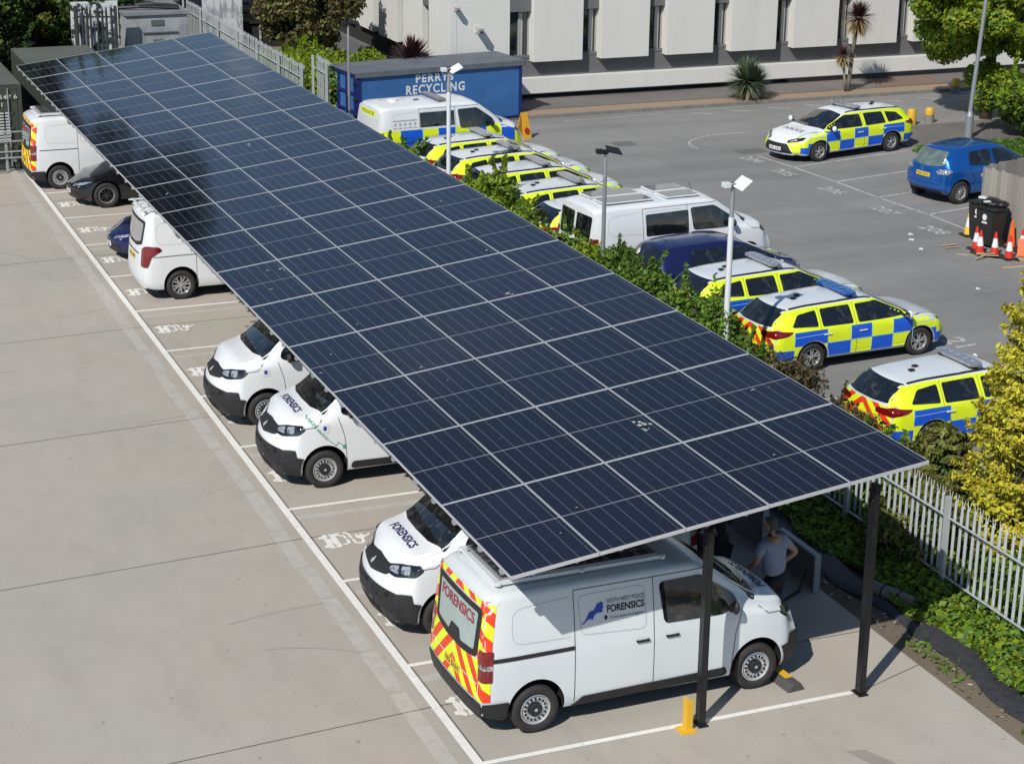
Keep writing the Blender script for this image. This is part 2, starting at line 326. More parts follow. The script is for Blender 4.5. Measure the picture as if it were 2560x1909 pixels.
class Body:
    """lofted car body: tables over length give roof line, belt, widths; F/R shape the ends"""
    def __init__(s, S):
        s.S = S; x0, x1 = S['x0'], S['x1']; N = 74
        xs = [x0+(x1-x0)*(.5-.5*math.cos(math.pi*i/N))*.5+(x1-x0)*i/N*.5 for i in range(N+1)]
        rings = [s.ring(x) for x in xs]; K = len(rings[0]); vs = []; fs = []
        for x, r in zip(xs, rings):
            hw = max(p[0] for p in r)
            for (y, z) in r: vs.append(s.shift(x, y, z, hw))
        for i in range(N):
            for j in range(K): a = i*K+j; b = i*K+(j+1) % K; fs.append((a, b, b+K, a+K))
        for end, base, x in ((0, 0, x0), (1, N*K, x1)):
            r = rings[-1] if end else rings[0]; hw = max(p[0] for p in r); zc = (min(p[1] for p in r)+max(p[1] for p in r))/2; prev = base
            for q in (.9, .75, .55, .3):
                b = len(vs)
                for (y, z) in r: vs.append(s.shift(x, y*q, zc+(z-zc)*q, hw))
                for j in range(K): fs.append((prev+j, prev+(j+1) % K, b+(j+1) % K, b+j))
                prev = b
            b = len(vs); vs.append(s.shift(x, 0, zc, hw)); fs += [(prev+j, prev+(j+1) % K, b) for j in range(K)]
        s.vs = [Vector(v) for v in vs]; s.fs = fs; s.bvh = BVHTree.FromPolygons(s.vs, fs)
    def ring(s, x):
        S = s.S; g = lambda k: smooth_tab(S[k], x, S.get('sm', .07))
        zt, zs, hw, tw, zb = g('zt'), g('zs'), g('hw'), g('tw'), g('zb'); zs = min(zs, zt-.05); h = zt-zs; cr = S.get('crown', .03)
        P = [(0, zb), (hw*.5, zb), (hw*.85, zb), (hw*.95, zb+.035), (hw*.985, zb+.1)]
        for t, k in ((.25, .998), (.45, 1.0), (.65, 1.0), (.82, .995), (.93, .987)): P.append((hw*k, zb+(zs-zb)*t))
        y0 = hw*.975; P.append((y0, zs)); rc = min(.10, h*.45)
        for t in (.12, .35, .6, .82): P.append((y0+(tw-y0)*t+.012*math.sin(math.pi*t), zs+(zt-rc-zs)*t))
        for a in (0, 25, 50, 72, 90): P.append((tw-rc*1.1*(1-math.cos(R(a))), zt-rc+rc*math.sin(R(a))))
        yt = tw-rc*1.1
        for t in (.75, .5, .25, 0): P.append((yt*t, zt+cr*(1-t*t)))
        return P+[(-y, z) for (y, z) in P[-2:0:-1]]
    def shift(s, x, y, z, hw):
        S = s.S; wf = sm((x-(S['x1']-S.get('fl', .6)))/S.get('fl', .6)); wr = sm((S['x0']+S.get('rl', .5)-x)/S.get('rl', .5)); q = min(1, abs(y)/max(hw, .01))
        dx = wf*(lerp_tab(S['F'], z)-S.get('fbow', .18)*q**2.2)+wr*(lerp_tab(S['Rr'], z)+S.get('rbow', .06)*q**2.5)
        return (x+dx, y, z)
    def mesh(s, parent, paint, name='body'):
        S = s.S; me = bpy.data.meshes.new('b'); me.from_pydata(s.vs, [], s.fs)
        bm = bmesh.new(); bm.from_mesh(me); bmesh.ops.recalc_face_normals(bm, faces=bm.faces); bm.to_mesh(me); bm.free()
        o = bpy.data.objects.new('b', me); COL.objects.link(o); cs = []
        ra = S['ra']; hw = S['w']/2
        for wx in S['wx']:
            for sd in (-1, 1):
                c = MB().cyl((wx, sd*(hw-.30), S['wr']+.005), (wx, sd*(hw+.3), S['wr']+.005), ra, ra, 40).build('c', [HOLE]); cs.append(c)
                mo = o.modifiers.new('b', 'BOOLEAN'); mo.object = c; mo.operation = 'DIFFERENCE'; mo.solver = 'EXACT'
        bpy.context.view_layer.update(); dg = bpy.context.evaluated_depsgraph_get()
        m2 = bpy.data.meshes.new_from_object(o.evaluated_get(dg)); m2.name = name
        for x in cs+[o]: bpy.data.objects.remove(x)
        m2.materials.clear(); m2.materials.append(paint); m2.materials.append(HOLE)
        for p in m2.polygons:
            c = p.center; p.material_index = 0
            for wx in S['wx']:
                dd = math.hypot(c.x-wx, c.z-S['wr']-.005)
                if dd < ra+.004 and (abs(c.y) < hw-.285 or abs(p.normal.y) < .25): p.material_index = 1
            if c.z < S['under']: p.material_index = 1 if p.normal.z < -.6 else p.material_index
        m2.shade_smooth(); m2.set_sharp_from_angle(angle=R(42))
        ob = bpy.data.objects.new(name, m2); COL.objects.link(ob); ob.parent = parent; return ob
    # project a flat 2D patch onto the body
    def proj(s, u, v, ax, off):
        if ax == 'L': o, d = Vector((u, -3, v)), Vector((0, 1, 0))
        elif ax == 'R': o, d = Vector((u, 3, v)), Vector((0, -1, 0))
        elif len(ax) == 2:
            sd = -1 if ax[1] == 'L' else 1; fr = 1 if ax[0] == 'F' else -1; k = .70711
            d = Vector((-fr*k, -sd*k, 0)); o = Vector((-fr*k, sd*k, 0))*u+Vector((0, 0, v))-d*6
        elif ax == 'T': o, d = Vector((u, v, 5)), Vector((0, 0, -1))
        elif ax == 'F': o, d = Vector((6, u, v)), Vector((-1, 0, 0))
        else: o, d = Vector((-6, u, v)), Vector((1, 0, 0))
        h, n, i, t = s.bvh.ray_cast(o, d)
        if h is None:
            h, n, i, t = s.bvh.find_nearest(o+d*(4.0 if ax in 'FB' or len(ax) == 2 else 2.2))
            if ax in 'FB': h, n, i, t = s.bvh.find_nearest(Vector(((s.S['x1'] if ax == 'F' else s.S['x0']), u, v)))
        if n.dot(d) > 0: n = -n
        return h+n*off
    def drape(s, polys, ax, off=.004, step=.05, mf=None, lines=(), mx=2.4):
        bm = bmesh.new()
        for poly in polys:
            vs = [bm.verts.new((p[0], p[1], 0)) for p in poly]
            try: bm.faces.new(vs)
            except ValueError: pass
        if any(len(p) > 4 for p in polys): bmesh.ops.triangulate(bm, faces=bm.faces[:], ngon_method='EAR_CLIP')
        us = [v.co.x for v in bm.verts]; ws = [v.co.y for v in bm.verts]
        cuts = [((k*step, 0, 0), (1, 0, 0)) for k in range(math.ceil(min(us)/step), math.floor(max(us)/step)+1)]
        cuts += [((0, k*step, 0), (0, 1, 0)) for k in range(math.ceil(min(ws)/step), math.floor(max(ws)/step)+1)]
        for c, n in list(cuts)+list(lines):
            bmesh.ops.bisect_plane(bm, geom=bm.verts[:]+bm.edges[:]+bm.faces[:], plane_co=c, plane_no=n, dist=1e-5)
        bm.verts.index_update(); vs = [s.proj(v.co.x, v.co.y, ax, off) for v in bm.verts]
        fs = [tuple(v.index for v in f.verts) for f in bm.faces]; cc = [f.calc_center_median() for f in bm.faces]
        mi = [0]*len(fs) if mf is None else [mf(c.x, c.y) for c in cc]; bm.free()
        dax = 1 if ax in 'LR' else 2 if ax == 'T' else 0
        keep = [i for i in range(len(fs)) if mi[i] >= 0 and max(vs[j][dax] for j in fs[i])-min(vs[j][dax] for j in fs[i]) < step*mx and (max(vs[j].x for j in fs[i])-min(vs[j].x for j in fs[i])) < step*3]
        return vs, [fs[i] for i in keep], [mi[i] for i in keep]

def round_poly(p, r=.06, n=4):
    out = []; N = len(p)
    for i in range(N):
        a, b, c = Vector(p[i-1]), Vector(p[i]), Vector(p[(i+1) % N]); d1, d2 = a-b, c-b
        k = min(r, d1.length*.45, d2.length*.45); q1 = b+d1.normalized()*k; q2 = b+d2.normalized()*k
        for j in range(n+1):
            t = j/n; q = q1*(1-t)**2+b*2*t*(1-t)+q2*t*t; out.append((q.x, q.y))
    return out
def seam_polys(pts, w):
    out = []
    for a, b in zip(pts, pts[1:]):
        a = Vector(a); b = Vector(b); d = (b-a).normalized(); n = Vector((-d.y, d.x))*w/2; out.append([tuple(a-n), tuple(b-n), tuple(b+n), tuple(a+n)])
    return out
def box_poly(x0, y0, x1, y1): return [(x0, y0), (x1, y0), (x1, y1), (x0, y1)]

class Car:
    def __init__(s, t, B): s.t = t; s.B = B
    def part(s, name, mats, items, off=.004, parent=None, step=.05, label=None, smooth=True):
        """items: list of (polys, axis[, matfn, lines, mat index])"""
        mb = MB()
        for it in items:
            polys, ax = it[0], it[1]; mf = it[2] if len(it) > 2 else None; ln = it[3] if len(it) > 3 else (); k = it[4] if len(it) > 4 else 0; of = it[5] if len(it) > 5 else off
            vs, fs, mi = s.B.drape(polys, ax, of, step, mf, ln); b = len(mb.v); mb.v += [tuple(v) for v in vs]; mb.f += [tuple(b+i for i in f) for f in fs]; mb.m += [m+k for m in mi]
        me = bpy.data.meshes.new(name); me.from_pydata(mb.v, [], mb.f); me.polygons.foreach_set('material_index', mb.m)
        o = link(name, me, parent or s.t, mats, smooth, label=label); return o
    def text(s, name, m, body, size, ax, org, ang=0, flip=1, bold=.0, off=.009, width=None, parent=None, vscale=1.0):
        vs, fs, a, b = text_tris(body, size, bold); k = 1 if width is None else width/(b-a); ca, sa = math.cos(ang), math.sin(ang); polys = []
        P = []
        for v in vs:
            x, y = (v.x-(a+b)/2)*k, v.y*vscale; x, y = x*ca-y*sa, x*sa+y*ca
            if ax == 'T': P.append((org[0]-y, org[1]+x))
            elif ax in ('B', 'R'): P.append((org[0]-x, org[1]+y))
            else: P.append((org[0]+x, org[1]+y))
        mb = MB(); 
        vv = [s.B.proj(p[0], p[1], ax, off) for p in P]; mb.add(vv, fs); return mb.build(name, [m], parent or s.t)
    def both(s, polys): return [(polys, 'L'), (polys, 'R')]

WHEELS = {}
def wheel(style, r, w):
    k = (style, r, w)
    if k in WHEELS: return WHEELS[k]
    ri = r*.64; T = MB(); T.lathe([(ri*.97, -w*.5+.03), (ri*1.02, -w*.5+.012), (r*.80, -w*.5-.004), (r*.93, -w*.5+.004), (r*.985, -w*.5+.022), (r, -w*.5+.05), (r, w*.5-.05), (r*.93, w*.5), (ri, w*.5)], axis='Y', n=40)
    tm = T.build('wheel', [RUB], smooth=R(50)); me_t = tm.data; bpy.data.objects.remove(tm)
    Q = MB(); y0 = -w*.5+.02
    Q.lathe([(ri*1.0, y0+.0), (ri*.95, y0-.006), (ri*.90, y0+.02), (ri*.86, y0+.05), (ri*.86, w*.4)], axis='Y', n=40, m=0)
    if style == 'steel':
        Q.lathe([(ri*.87, y0+.035), (ri*.80, y0+.02), (ri*.62, y0+.012), (ri*.45, y0+.03)], axis='Y', n=40, m=0)
        Q.lathe([(ri*.45, y0+.004), (ri*.42, y0-.012), (ri*.2, y0-.016), (.0005, y0-.016)], axis='Y', n=28, m=1)
        Q.lathe([(ri*.11, y0-.02), (.0005, y0-.022)], axis='Y', n=12, m=0)
        for i in range(16):
            a = 2*math.pi*i/16; Q.cyl((math.cos(a)*ri*.69, y0+.03, math.sin(a)*ri*.69), (math.cos(a)*ri*.69, y0+.006, math.sin(a)*ri*.69), ri*.078, ri*.078, 8, 2)
    else:
        mm = 0 if style != 'dark' else 3
        Q.lathe([(ri*.88, y0+.06), (.0005, y0+.075)], axis='Y', n=28, m=2)
        ns = {'alloy': 5, 'dark': 5, 'multi': 10, 'six': 6}[style]
        for i in range(ns):
            a = 2*math.pi*i/ns+.3
            for da in ((-.13, .13) if style in ('alloy', 'six', 'dark') else (0,)):
                ww = ri*(.11 if style in ('alloy', 'six') else .07 if style == 'dark' else .10)
                if style == 'dark': da *= 1.8
                p = Vector((math.cos(a+da*.6)*ri*.16, y0+.015, math.sin(a+da*.6)*ri*.16)); q = Vector((math.cos(a+da*1.7)*ri*.92, y0+.018, math.sin(a+da*1.7)*ri*.92))
                d = (q-p).normalized(); n = Vector((0, 1, 0)).cross(d)*ww*.6; u = Vector((0, .03, 0))
                Q.add([p-n, p+n, q+n*1.3, q-n*1.3, p-n+u, p+n+u, q+n*1.3+u, q-n*1.3+u], [(0, 1, 2, 3), (0, 4, 5, 1), (1, 5, 6, 2), (2, 6, 7, 3), (3, 7, 4, 0)], mm)
        Q.lathe([(ri*.22, y0+.02), (ri*.18, y0+.004), (.0005, y0)], axis='Y', n=20, m=mm)
    qm = Q.build('rim', [STEEL if style == 'steel' else ALLOY, BLKP, HOLE, DKALLOY], smooth=R(35)); me_q = qm.data; bpy.data.objects.remove(qm)
    WHEELS[k] = (me_t, me_q); return WHEELS[k]
def add_wheels(c, style, r, w):
    a, b = wheel(style, r, w); hw = c.B.S['w']/2; sz = c.t.scale.z; sx_ = c.t.scale.x
    for wx in c.B.S['wx']:
        for sd in (-1, 1):
            o = bpy.data.objects.new('wheel', a); COL.objects.link(o); o.parent = c.t; o.location = (wx, sd*(hw-w*.5-.012), r/sz); o.scale = (1/sx_, 1, 1/sz); o.rotation_euler = (0, 0, 0 if sd < 0 else math.pi)
            q = bpy.data.objects.new('rim', b); COL.objects.link(q); q.parent = o

def arch_cut(wxs, zc, r, n=14):
    """cut lines round each wheel arch and a test for points inside one"""
    ln = []; hp = []
    for X in wxs:
        q = []
        for i in range(n):
            a = PI*i/(n-1); nx, nz = math.cos(a), math.sin(a); ln.append(((X+nx*r, zc+nz*r, 0), (nx, nz, 0))); q.append((nx, nz, X*nx+zc*nz+r))
        hp.append(q)
    return ln, lambda u, v: any(all(u*nx+v*nz < d for nx, nz, d in q) for q in hp)
def plate(c, ax, z, y=0, yellow=True, w=.52, parent=None):
    o = c.part('number_plate', [PLATE_Y if yellow else PLATE_W, INK], [([box_poly(y-w/2, z-.055, y+w/2, z+.055)], ax, None, (), 0, .014)]+[([box_poly(y-w/2+.04+i*.063+(.03 if i > 3 else 0), z-.033, y-w/2+.04+i*.063+(.03 if i > 3 else 0)+.04, z+.033)], ax, lambda u, v, i=i: 1 if ((int(u*90)+int(v*70)+i) % 3) else 0, [((0, z+k, 0), (0, 1, 0)) for k in (-.012, .012)]+[((y-w/2+.06+i*.063, 0, 0), (1, 0, 0))], 0, .017) for i in range(7)])
    return o
def chevron(step, ang=45, ph=0.0):
    """matfn and cut lines for mirrored diagonal stripes on a rear face (u=y, v=z)"""
    t = math.tan(R(ang))
    def mf(u, v): return int(math.floor((abs(u)*t+v+ph)/step)) % 2
    ln = []
    for k in range(-20, 40):
        cc = k*step-ph
        for sg in (1, -1): ln.append(((0, cc, 0), (sg*t, 1, 0)))
    return mf, ln+[((0, 0, 0), (1, 0, 0))]

def mirror_pair(c, x, z, m, s=1.0):
    hw = c.B.S['w']/2
    for sd in (-1, 1):
        mb = MB(); mb.box((x-.02, sd*(hw-.04), z-.03), (.06, .20, .045), 1); mb.sphere((x, sd*(hw+.10*s), z+.02), .12*s, 14, 8, 0, (.42, .72, .78)); mb.box((x-.055*s, sd*(hw+.10*s), z+.02), (.012, .13*s, .12*s), 2)
        mb.build('mirror', [m, BLKP, GLASS], c.t, smooth=R(40))
def handle(c, x, z, m):
    for sd in (-1, 1):
        p = c.B.proj(x, z, 'L' if sd < 0 else 'R', 0); mb = MB(); mb.box((x, p.y+sd*.022, z), (.19, .022, .032), 0); mb.box((x-.08, p.y+sd*.01, z), (.03, .03, .03), 0); mb.box((x+.08, p.y+sd*.01, z), (.03, .03, .03), 0)
        mb.build('door_handle', [m], c.t, smooth=R(40), bevel=.006)

# ---------------------------------------------------------------- vehicle bodies
VAN = Body(dict(x0=-2.46, x1=2.44, w=1.92, wx=(-1.68, 1.595), wr=.335, ra=.405, under=.3, sm=.06,
    zt=[(-2.46, 1.80), (-2.38, 1.86), (-2.1, 1.89), (0, 1.905), (.62, 1.885), (.82, 1.83), (1.62, 1.27), (1.75, 1.22), (2.05, 1.16), (2.25, 1.06), (2.38, .92), (2.44, .82)],
    zs=[(-2.46, 1.12), (1.0, 1.12), (1.6, 1.12), (1.8, 1.10), (2.1, 1.03), (2.44, .74)],
    hw=[(-2.46, .89), (-2.38, .935), (-2.0, .955), (1.7, .955), (2.1, .92), (2.3, .86), (2.44, .79)],
    tw=[(-2.46, .76), (-2.0, .82), (.6, .82), (1.6, .78), (1.9, .76), (2.2, .70), (2.44, .62)],
    zb=[(-2.46, .30), (-2.2, .24), (2.2, .22), (2.44, .24)], crown=.035,
    F=[(.2, -.07), (.45, .04), (.62, .03), (.80, -.03), (1.1, -.1)], Rr=[(.2, .03), (.5, -.03), (.9, 0), (1.9, .11)], fbow=.17, rbow=.05, fl=.5, rl=.35))
MERC = Body(dict(x0=-2.37, x1=2.55, w=1.93, wx=(-1.50, 1.70), wr=.335, ra=.40, under=.28, sm=.05,
    zt=[(-2.37, 1.76), (-2.30, 1.85), (-2.1, 1.89), (.6, 1.90), (.9, 1.82), (1.6, 1.25), (1.8, 1.12), (2.3, .98), (2.55, .8)],
    zs=[(-2.37, 1.10), (1.7, 1.10), (1.9, 1.0), (2.55, .7)], hw=[(-2.37, .86), (-2.28, .935), (-2.0, .96), (1.9, .96), (2.3, .9), (2.55, .78)],
    tw=[(-2.37, .72), (-2.2, .80), (.7, .80), (1.7, .76), (2.55, .6)], zb=[(-2.37, .26), (-2.2, .22), (2.2, .2), (2.55, .25)], crown=.03,
    F=[(.2, -.05), (.5, .03), (1.0, -.1)], Rr=[(.2, .06), (.45, -.05), (.8, -.03), (1.15, .02), (1.9, .16)], fbow=.17, rbow=.09, fl=.5, rl=.45))
EST = Body(dict(x0=-2.30, x1=2.30, w=1.80, wx=(-1.325, 1.375), wr=.32, ra=.375, under=.26, sm=.06,
    zt=[(-2.30, 1.00), (-2.22, 1.06), (-1.98, 1.27), (-1.86, 1.36), (-1.4, 1.41), (-.5, 1.44), (.1, 1.435), (.38, 1.38), (1.12, 1.02), (1.25, .965), (1.8, .875), (2.1, .78), (2.25, .66), (2.30, .58)],
    zs=[(-2.30, .92), (-1.6, .93), (.9, .91), (1.3, .87), (1.8, .80), (2.2, .62), (2.30, .52)],
    hw=[(-2.30, .78), (-2.15, .85), (-1.7, .89), (1.5, .89), (1.9, .86), (2.15, .79), (2.30, .68)],
    tw=[(-2.30, .66), (-2.0, .58), (-1.7, .60), (0, .63), (.4, .62), (1.1, .70), (1.6, .70), (2.1, .62), (2.30, .52)],
    zb=[(-2.30, .36), (-2.1, .24), (2.0, .20), (2.30, .24)], crown=.03,
    F=[(.2, -.04), (.38, .03), (.6, 0), (.9, -.1)], Rr=[(.2, .10), (.45, -.02), (.7, -.02), (.95, .02), (1.1, .05)], fbow=.22, rbow=.12, fl=.5, rl=.35))
HAT = Body(dict(x0=-2.02, x1=2.02, w=1.74, wx=(-1.37, 1.22), wr=.32, ra=.375, under=.26, sm=.06,
    zt=[(-2.02, .98), (-1.95, 1.06), (-1.70, 1.36), (-1.55, 1.45), (-1.1, 1.50), (-.2, 1.53), (.2, 1.49), (.45, 1.40), (1.15, 1.03), (1.3, .97), (1.75, .86), (1.95, .74), (2.02, .66)],
    zs=[(-2.02, .92), (-1.0, .95), (.9, .92), (1.4, .86), (2.02, .58)], hw=[(-2.02, .74), (-1.88, .82), (-1.5, .865), (1.3, .865), (1.7, .82), (2.02, .66)],
    tw=[(-2.02, .62), (-1.7, .54), (-1.2, .58), (0, .60), (.4, .60), (1.15, .68), (1.6, .66), (2.02, .5)], zb=[(-2.02, .38), (-1.8, .24), (1.8, .2), (2.02, .24)], crown=.03,
    F=[(.2, -.04), (.4, .03), (.9, -.08)], Rr=[(.2, .10), (.45, -.03), (.7, -.02), (1.1, .06)], fbow=.22, rbow=.15, fl=.5, rl=.4))
SED = Body(dict(x0=-2.38, x1=2.38, w=1.88, wx=(-1.40, 1.52), wr=.34, ra=.395, under=.24, sm=.08,
    zt=[(-2.38, .92), (-2.2, 1.0), (-1.9, 1.06), (-1.0, 1.36), (-.2, 1.42), (.3, 1.36), (1.25, .93), (1.4, .88), (1.9, .78), (2.2, .69), (2.34, .58), (2.38, .5)],
    zs=[(-2.38, .86), (.9, .86), (1.4, .80), (1.9, .68), (2.38, .44)], hw=[(-2.38, .76), (-2.1, .88), (-1.6, .935), (1.6, .935), (2.0, .88), (2.2, .80), (2.38, .66)],
    tw=[(-2.38, .62), (-1.0, .58), (.3, .60), (1.25, .72), (1.9, .70), (2.38, .5)], zb=[(-2.38, .34), (-2.1, .2), (2.1, .17), (2.38, .22)], crown=.035,
    F=[(.15, -.06), (.35, .02), (.5, .02), (.8, -.1)], Rr=[(.2, .1), (.5, 0), (1.0, .03)], fbow=.3, rbow=.15, fl=.6, rl=.4))

def van_common(name, B, paint, loc, rz, label, group, wheels='steel', bumper=True, scale=(1, 1, 1), cat='van'):
    t = thing(name, loc, rz, label, cat, group); t.scale = (scale[0], scale[1], scale[2]*1.05); c = Car(t, B); S = B.S; B.mesh(t, paint)
    x0, x1 = S['x0'], S['x1']
    c.part('windscreen', [GLASS], [([round_poly([(.90, -.66), (1.60, -.80), (1.70, -.45), (1.72, 0), (1.70, .45), (1.60, .80), (.90, .66), (.86, 0)], .06)], 'T')], .004)
    for ax in 'LR':
        c.part('door_window', [GLASS], [([round_poly([(.16, 1.18), (.09, 1.72), (.72, 1.73), (1.24, 1.38), (1.30, 1.24), (1.05, 1.16)], .08)], ax)], .010)
    c.part('shut_lines', [SEAM, mat('pressed_crease', (.40, .42, .43), .5)], [(seam_polys(p, .012), ax) for ax in 'LR' for p in
        ([(-1.14, .34), (-1.14, 1.80)], [(.01, .34), (.01, 1.80), (.80, 1.80)], [(1.24, .86), (1.20, .40)], [(1.24, .86), (1.34, 1.18)], [(-1.14, 1.80), (.01, 1.80)], [(1.62, 1.16), (1.75, 1.06), (2.0, 1.05)])]+
        [(seam_polys(round_poly([(-.10, 1.16), (-1.04, 1.22), (-1.08, 1.72), (-.12, 1.73)], .10)+[(-.10, 1.26)], .008), ax, None, (), 1) for ax in 'LR']+
        [(seam_polys([(-1.2, 1.22)]+round_poly([(-1.2, 1.22), (-2.02, 1.24), (-2.0, 1.68), (-1.2, 1.73)], .16)[5:15]+[(-1.2, 1.73)], .007), ax, None, (), 1) for ax in 'LR'], .003)
    if bumper:
        arc = [(1.595+.43*math.cos(R(a)), .34+.43*math.sin(R(a))) for a in (-10, 0, 10, 20, 30)]
        c.part('front_bumper', [BLKP, HOLE], [([[(-.95, .2), (.95, .2), (.95, .68), (.74, .70), (.60, .56), (-.60, .56), (-.74, .70), (-.95, .68)]], 'F'),
            ([arc+[(2.08, .58), (2.10, .70), (2.6, .70), (2.6, .2), (2.02, .2)]], 'L'), ([arc+[(2.08, .58), (2.10, .70), (2.6, .70), (2.6, .2), (2.02, .2)]], 'R'),
            ([box_poly(-.4, .28, .4, .40)], 'F', None, (), 1, .024)], .018, step=.03)
        arr = [(-1.68-.43*math.cos(R(a)), .34+.43*math.sin(R(a))) for a in (-10, 0, 12, 24)]
        c.part('rear_bumper', [BLKP], [([box_poly(-.97, .22, .97, .53)], 'B'), ([arr+[(-2.6, .52), (-2.6, .22), (-2.1, .22)]], 'L'), ([arr+[(-2.6, .52), (-2.6, .22), (-2.1, .22)]], 'R')], .022, step=.03)
        for ax in 'LR': c.part('sill_trim', [BLKP], [([round_poly([(-1.2, .27), (-1.02, .40), (1.1, .42), (1.14, .34), (1.1, .29)], .03)], ax)], .012)
    c.part('grille', [BLKP, STEEL], [([round_poly([(-.50, .88), (-.46, .98), (0, 1.02), (.46, .98), (.50, .88), (0, .80)], .03)], 'F'), ([round_poly([(-.05, .90), (0, .96), (.05, .90), (0, .87)], .02)], 'F', None, (), 1, .018)], .01)
    for sd, ax in ((-1, 'L'), (1, 'R')):
        c.part('headlight', [GLASS, CLEAR], [([round_poly([(-1.36, .90), (-1.34, .98), (-1.05, 1.06), (-.76, 1.09), (-.70, 1.04), (-.80, .95), (-1.1, .88)], .05)], 'F'+ax, None, (), 0, .010),
            ([round_poly([(-1.30, .925), (-1.28, .975), (-1.12, 1.02), (-1.10, .925)], .03), round_poly([(-1.06, .925), (-1.07, 1.03), (-.90, 1.055), (-.90, .95)], .03)], 'F'+ax, None, (), 1, .015)], step=.03)
        c.part('tail_light', [TAIL, CLEAR], [([round_poly([(-1.165, .80), (-1.165, 1.20), (-.965, 1.20), (-.965, .80)], .025)], 'B'+ax, lambda u, v: 1 if .96 < v < 1.02 else 0, [((0, .96, 0), (0, 1, 0)), ((0, 1.02, 0), (0, 1, 0))])], .014, step=.03)
    mirror_pair(c, 1.16, 1.26, BLKP, .95); handle(c, .28, 1.01, BLKP); handle(c, -.16, 1.01, BLKP); add_wheels(c, wheels, .335, .22); plate(c, 'F', .46, 0, False)
    return c
def van_roof_rack(c, cells=True, x0=-2.05, x1=.2):
    mb = MB()
    for y in (-.60, .60): mb.box(((x0+x1)/2, y, 1.955), (x1-x0+.2, .05, .05), 0)
    for x in (x0-.05, (x0+x1)/2, x1+.05): mb.box((x, 0, 1.95), (.06, 1.3, .04), 0)
    mb.build('roof_rail', [PAINT_W], c.t, bevel=.006)
    pv = MB(); pv.box(((x0+x1)/2, 0, 1.985), (x1-x0, 1.16, .03), 1); pv.box(((x0+x1)/2, 0, 2.001), (x1-x0-.06, 1.10, .006), 0)
    n = 10
    for i in range(1, n): x = x0+.03+(x1-x0-.06)*i/n; pv.box((x, 0, 2.0055), (.006, 1.10, .002), 1)
    for j in range(1, 6): y = -.55+1.10*j/6; pv.box(((x0+x1)/2, y, 2.0058), (x1-x0-.06, .006, .002), 1)
    pv.build('roof_solar_panel', [PVG, mat('pv_frame_van', (.45, .46, .48), .4, .5)], c.t)

def rear_hatch(c, text='FORENSICS', hv=True):
    if hv:
        mf, ln = chevron(.17, 42)
        c.part('rear_markings', [R_HV, Y_HV], [([[(-.83, .54), (.83, .54), (.82, 1.2), (.77, 1.80), (-.77, 1.80), (-.82, 1.2)]], 'B', lambda u, v: -1 if (abs(u) < .70 and 1.03 < v < 1.72) else mf(u, v), ln+[((s*.70, 0, 0), (1, 0, 0)) for s in (-1, 1)]+[((0, 1.03, 0), (0, 1, 0)), ((0, 1.72, 0), (0, 1, 0))]),
            ], .005, step=.03)
        for ax in 'LR':
            c.part('rear_quarter_markings', [R_HV, Y_HV], [([box_poly(-1.19, .54, -.985, 1.76)], 'B'+ax, lambda u, v: int(math.floor(((u+1.98)*.9+v)/.17)) % 2, [((0, k*.17-1.98*.9, 0), (.9, 1, 0)) for k in range(-10, 40)])], .007, step=.03)
        c.part('door_seams', [PLATE_W], [(seam_polys([(0, .54), (0, 1.0)], .012)+seam_polys([(-.8, .74), (.8, .74)], .012)+seam_polys([(-.80, .54), (-.80, .84), (-.79, 1.80)], .014)+seam_polys([(.80, .54), (.80, .84), (.79, 1.80)], .014), 'B')], .007)
    o = c.part('rear_window', [BLKP, GLASS_C], [([round_poly([(-.70, 1.06), (-.74, 1.70), (.74, 1.70), (.70, 1.06), (.3, 1.0), (-.3, 1.0)], .09)], 'B'),
        ([round_poly([(-.60, 1.13), (-.63, 1.62), (.63, 1.62), (.60, 1.13), (.20, 1.09), (.14, 1.22), (-.14, 1.22), (-.20, 1.09)], .04)], 'B', None, (), 1, .013)], .009)
    if text: c.text('rear_lettering', INKR, text, .20, 'B', (0, 1.44), bold=.004, off=.019, width=1.10)
    plate(c, 'B', .70, 0, True)

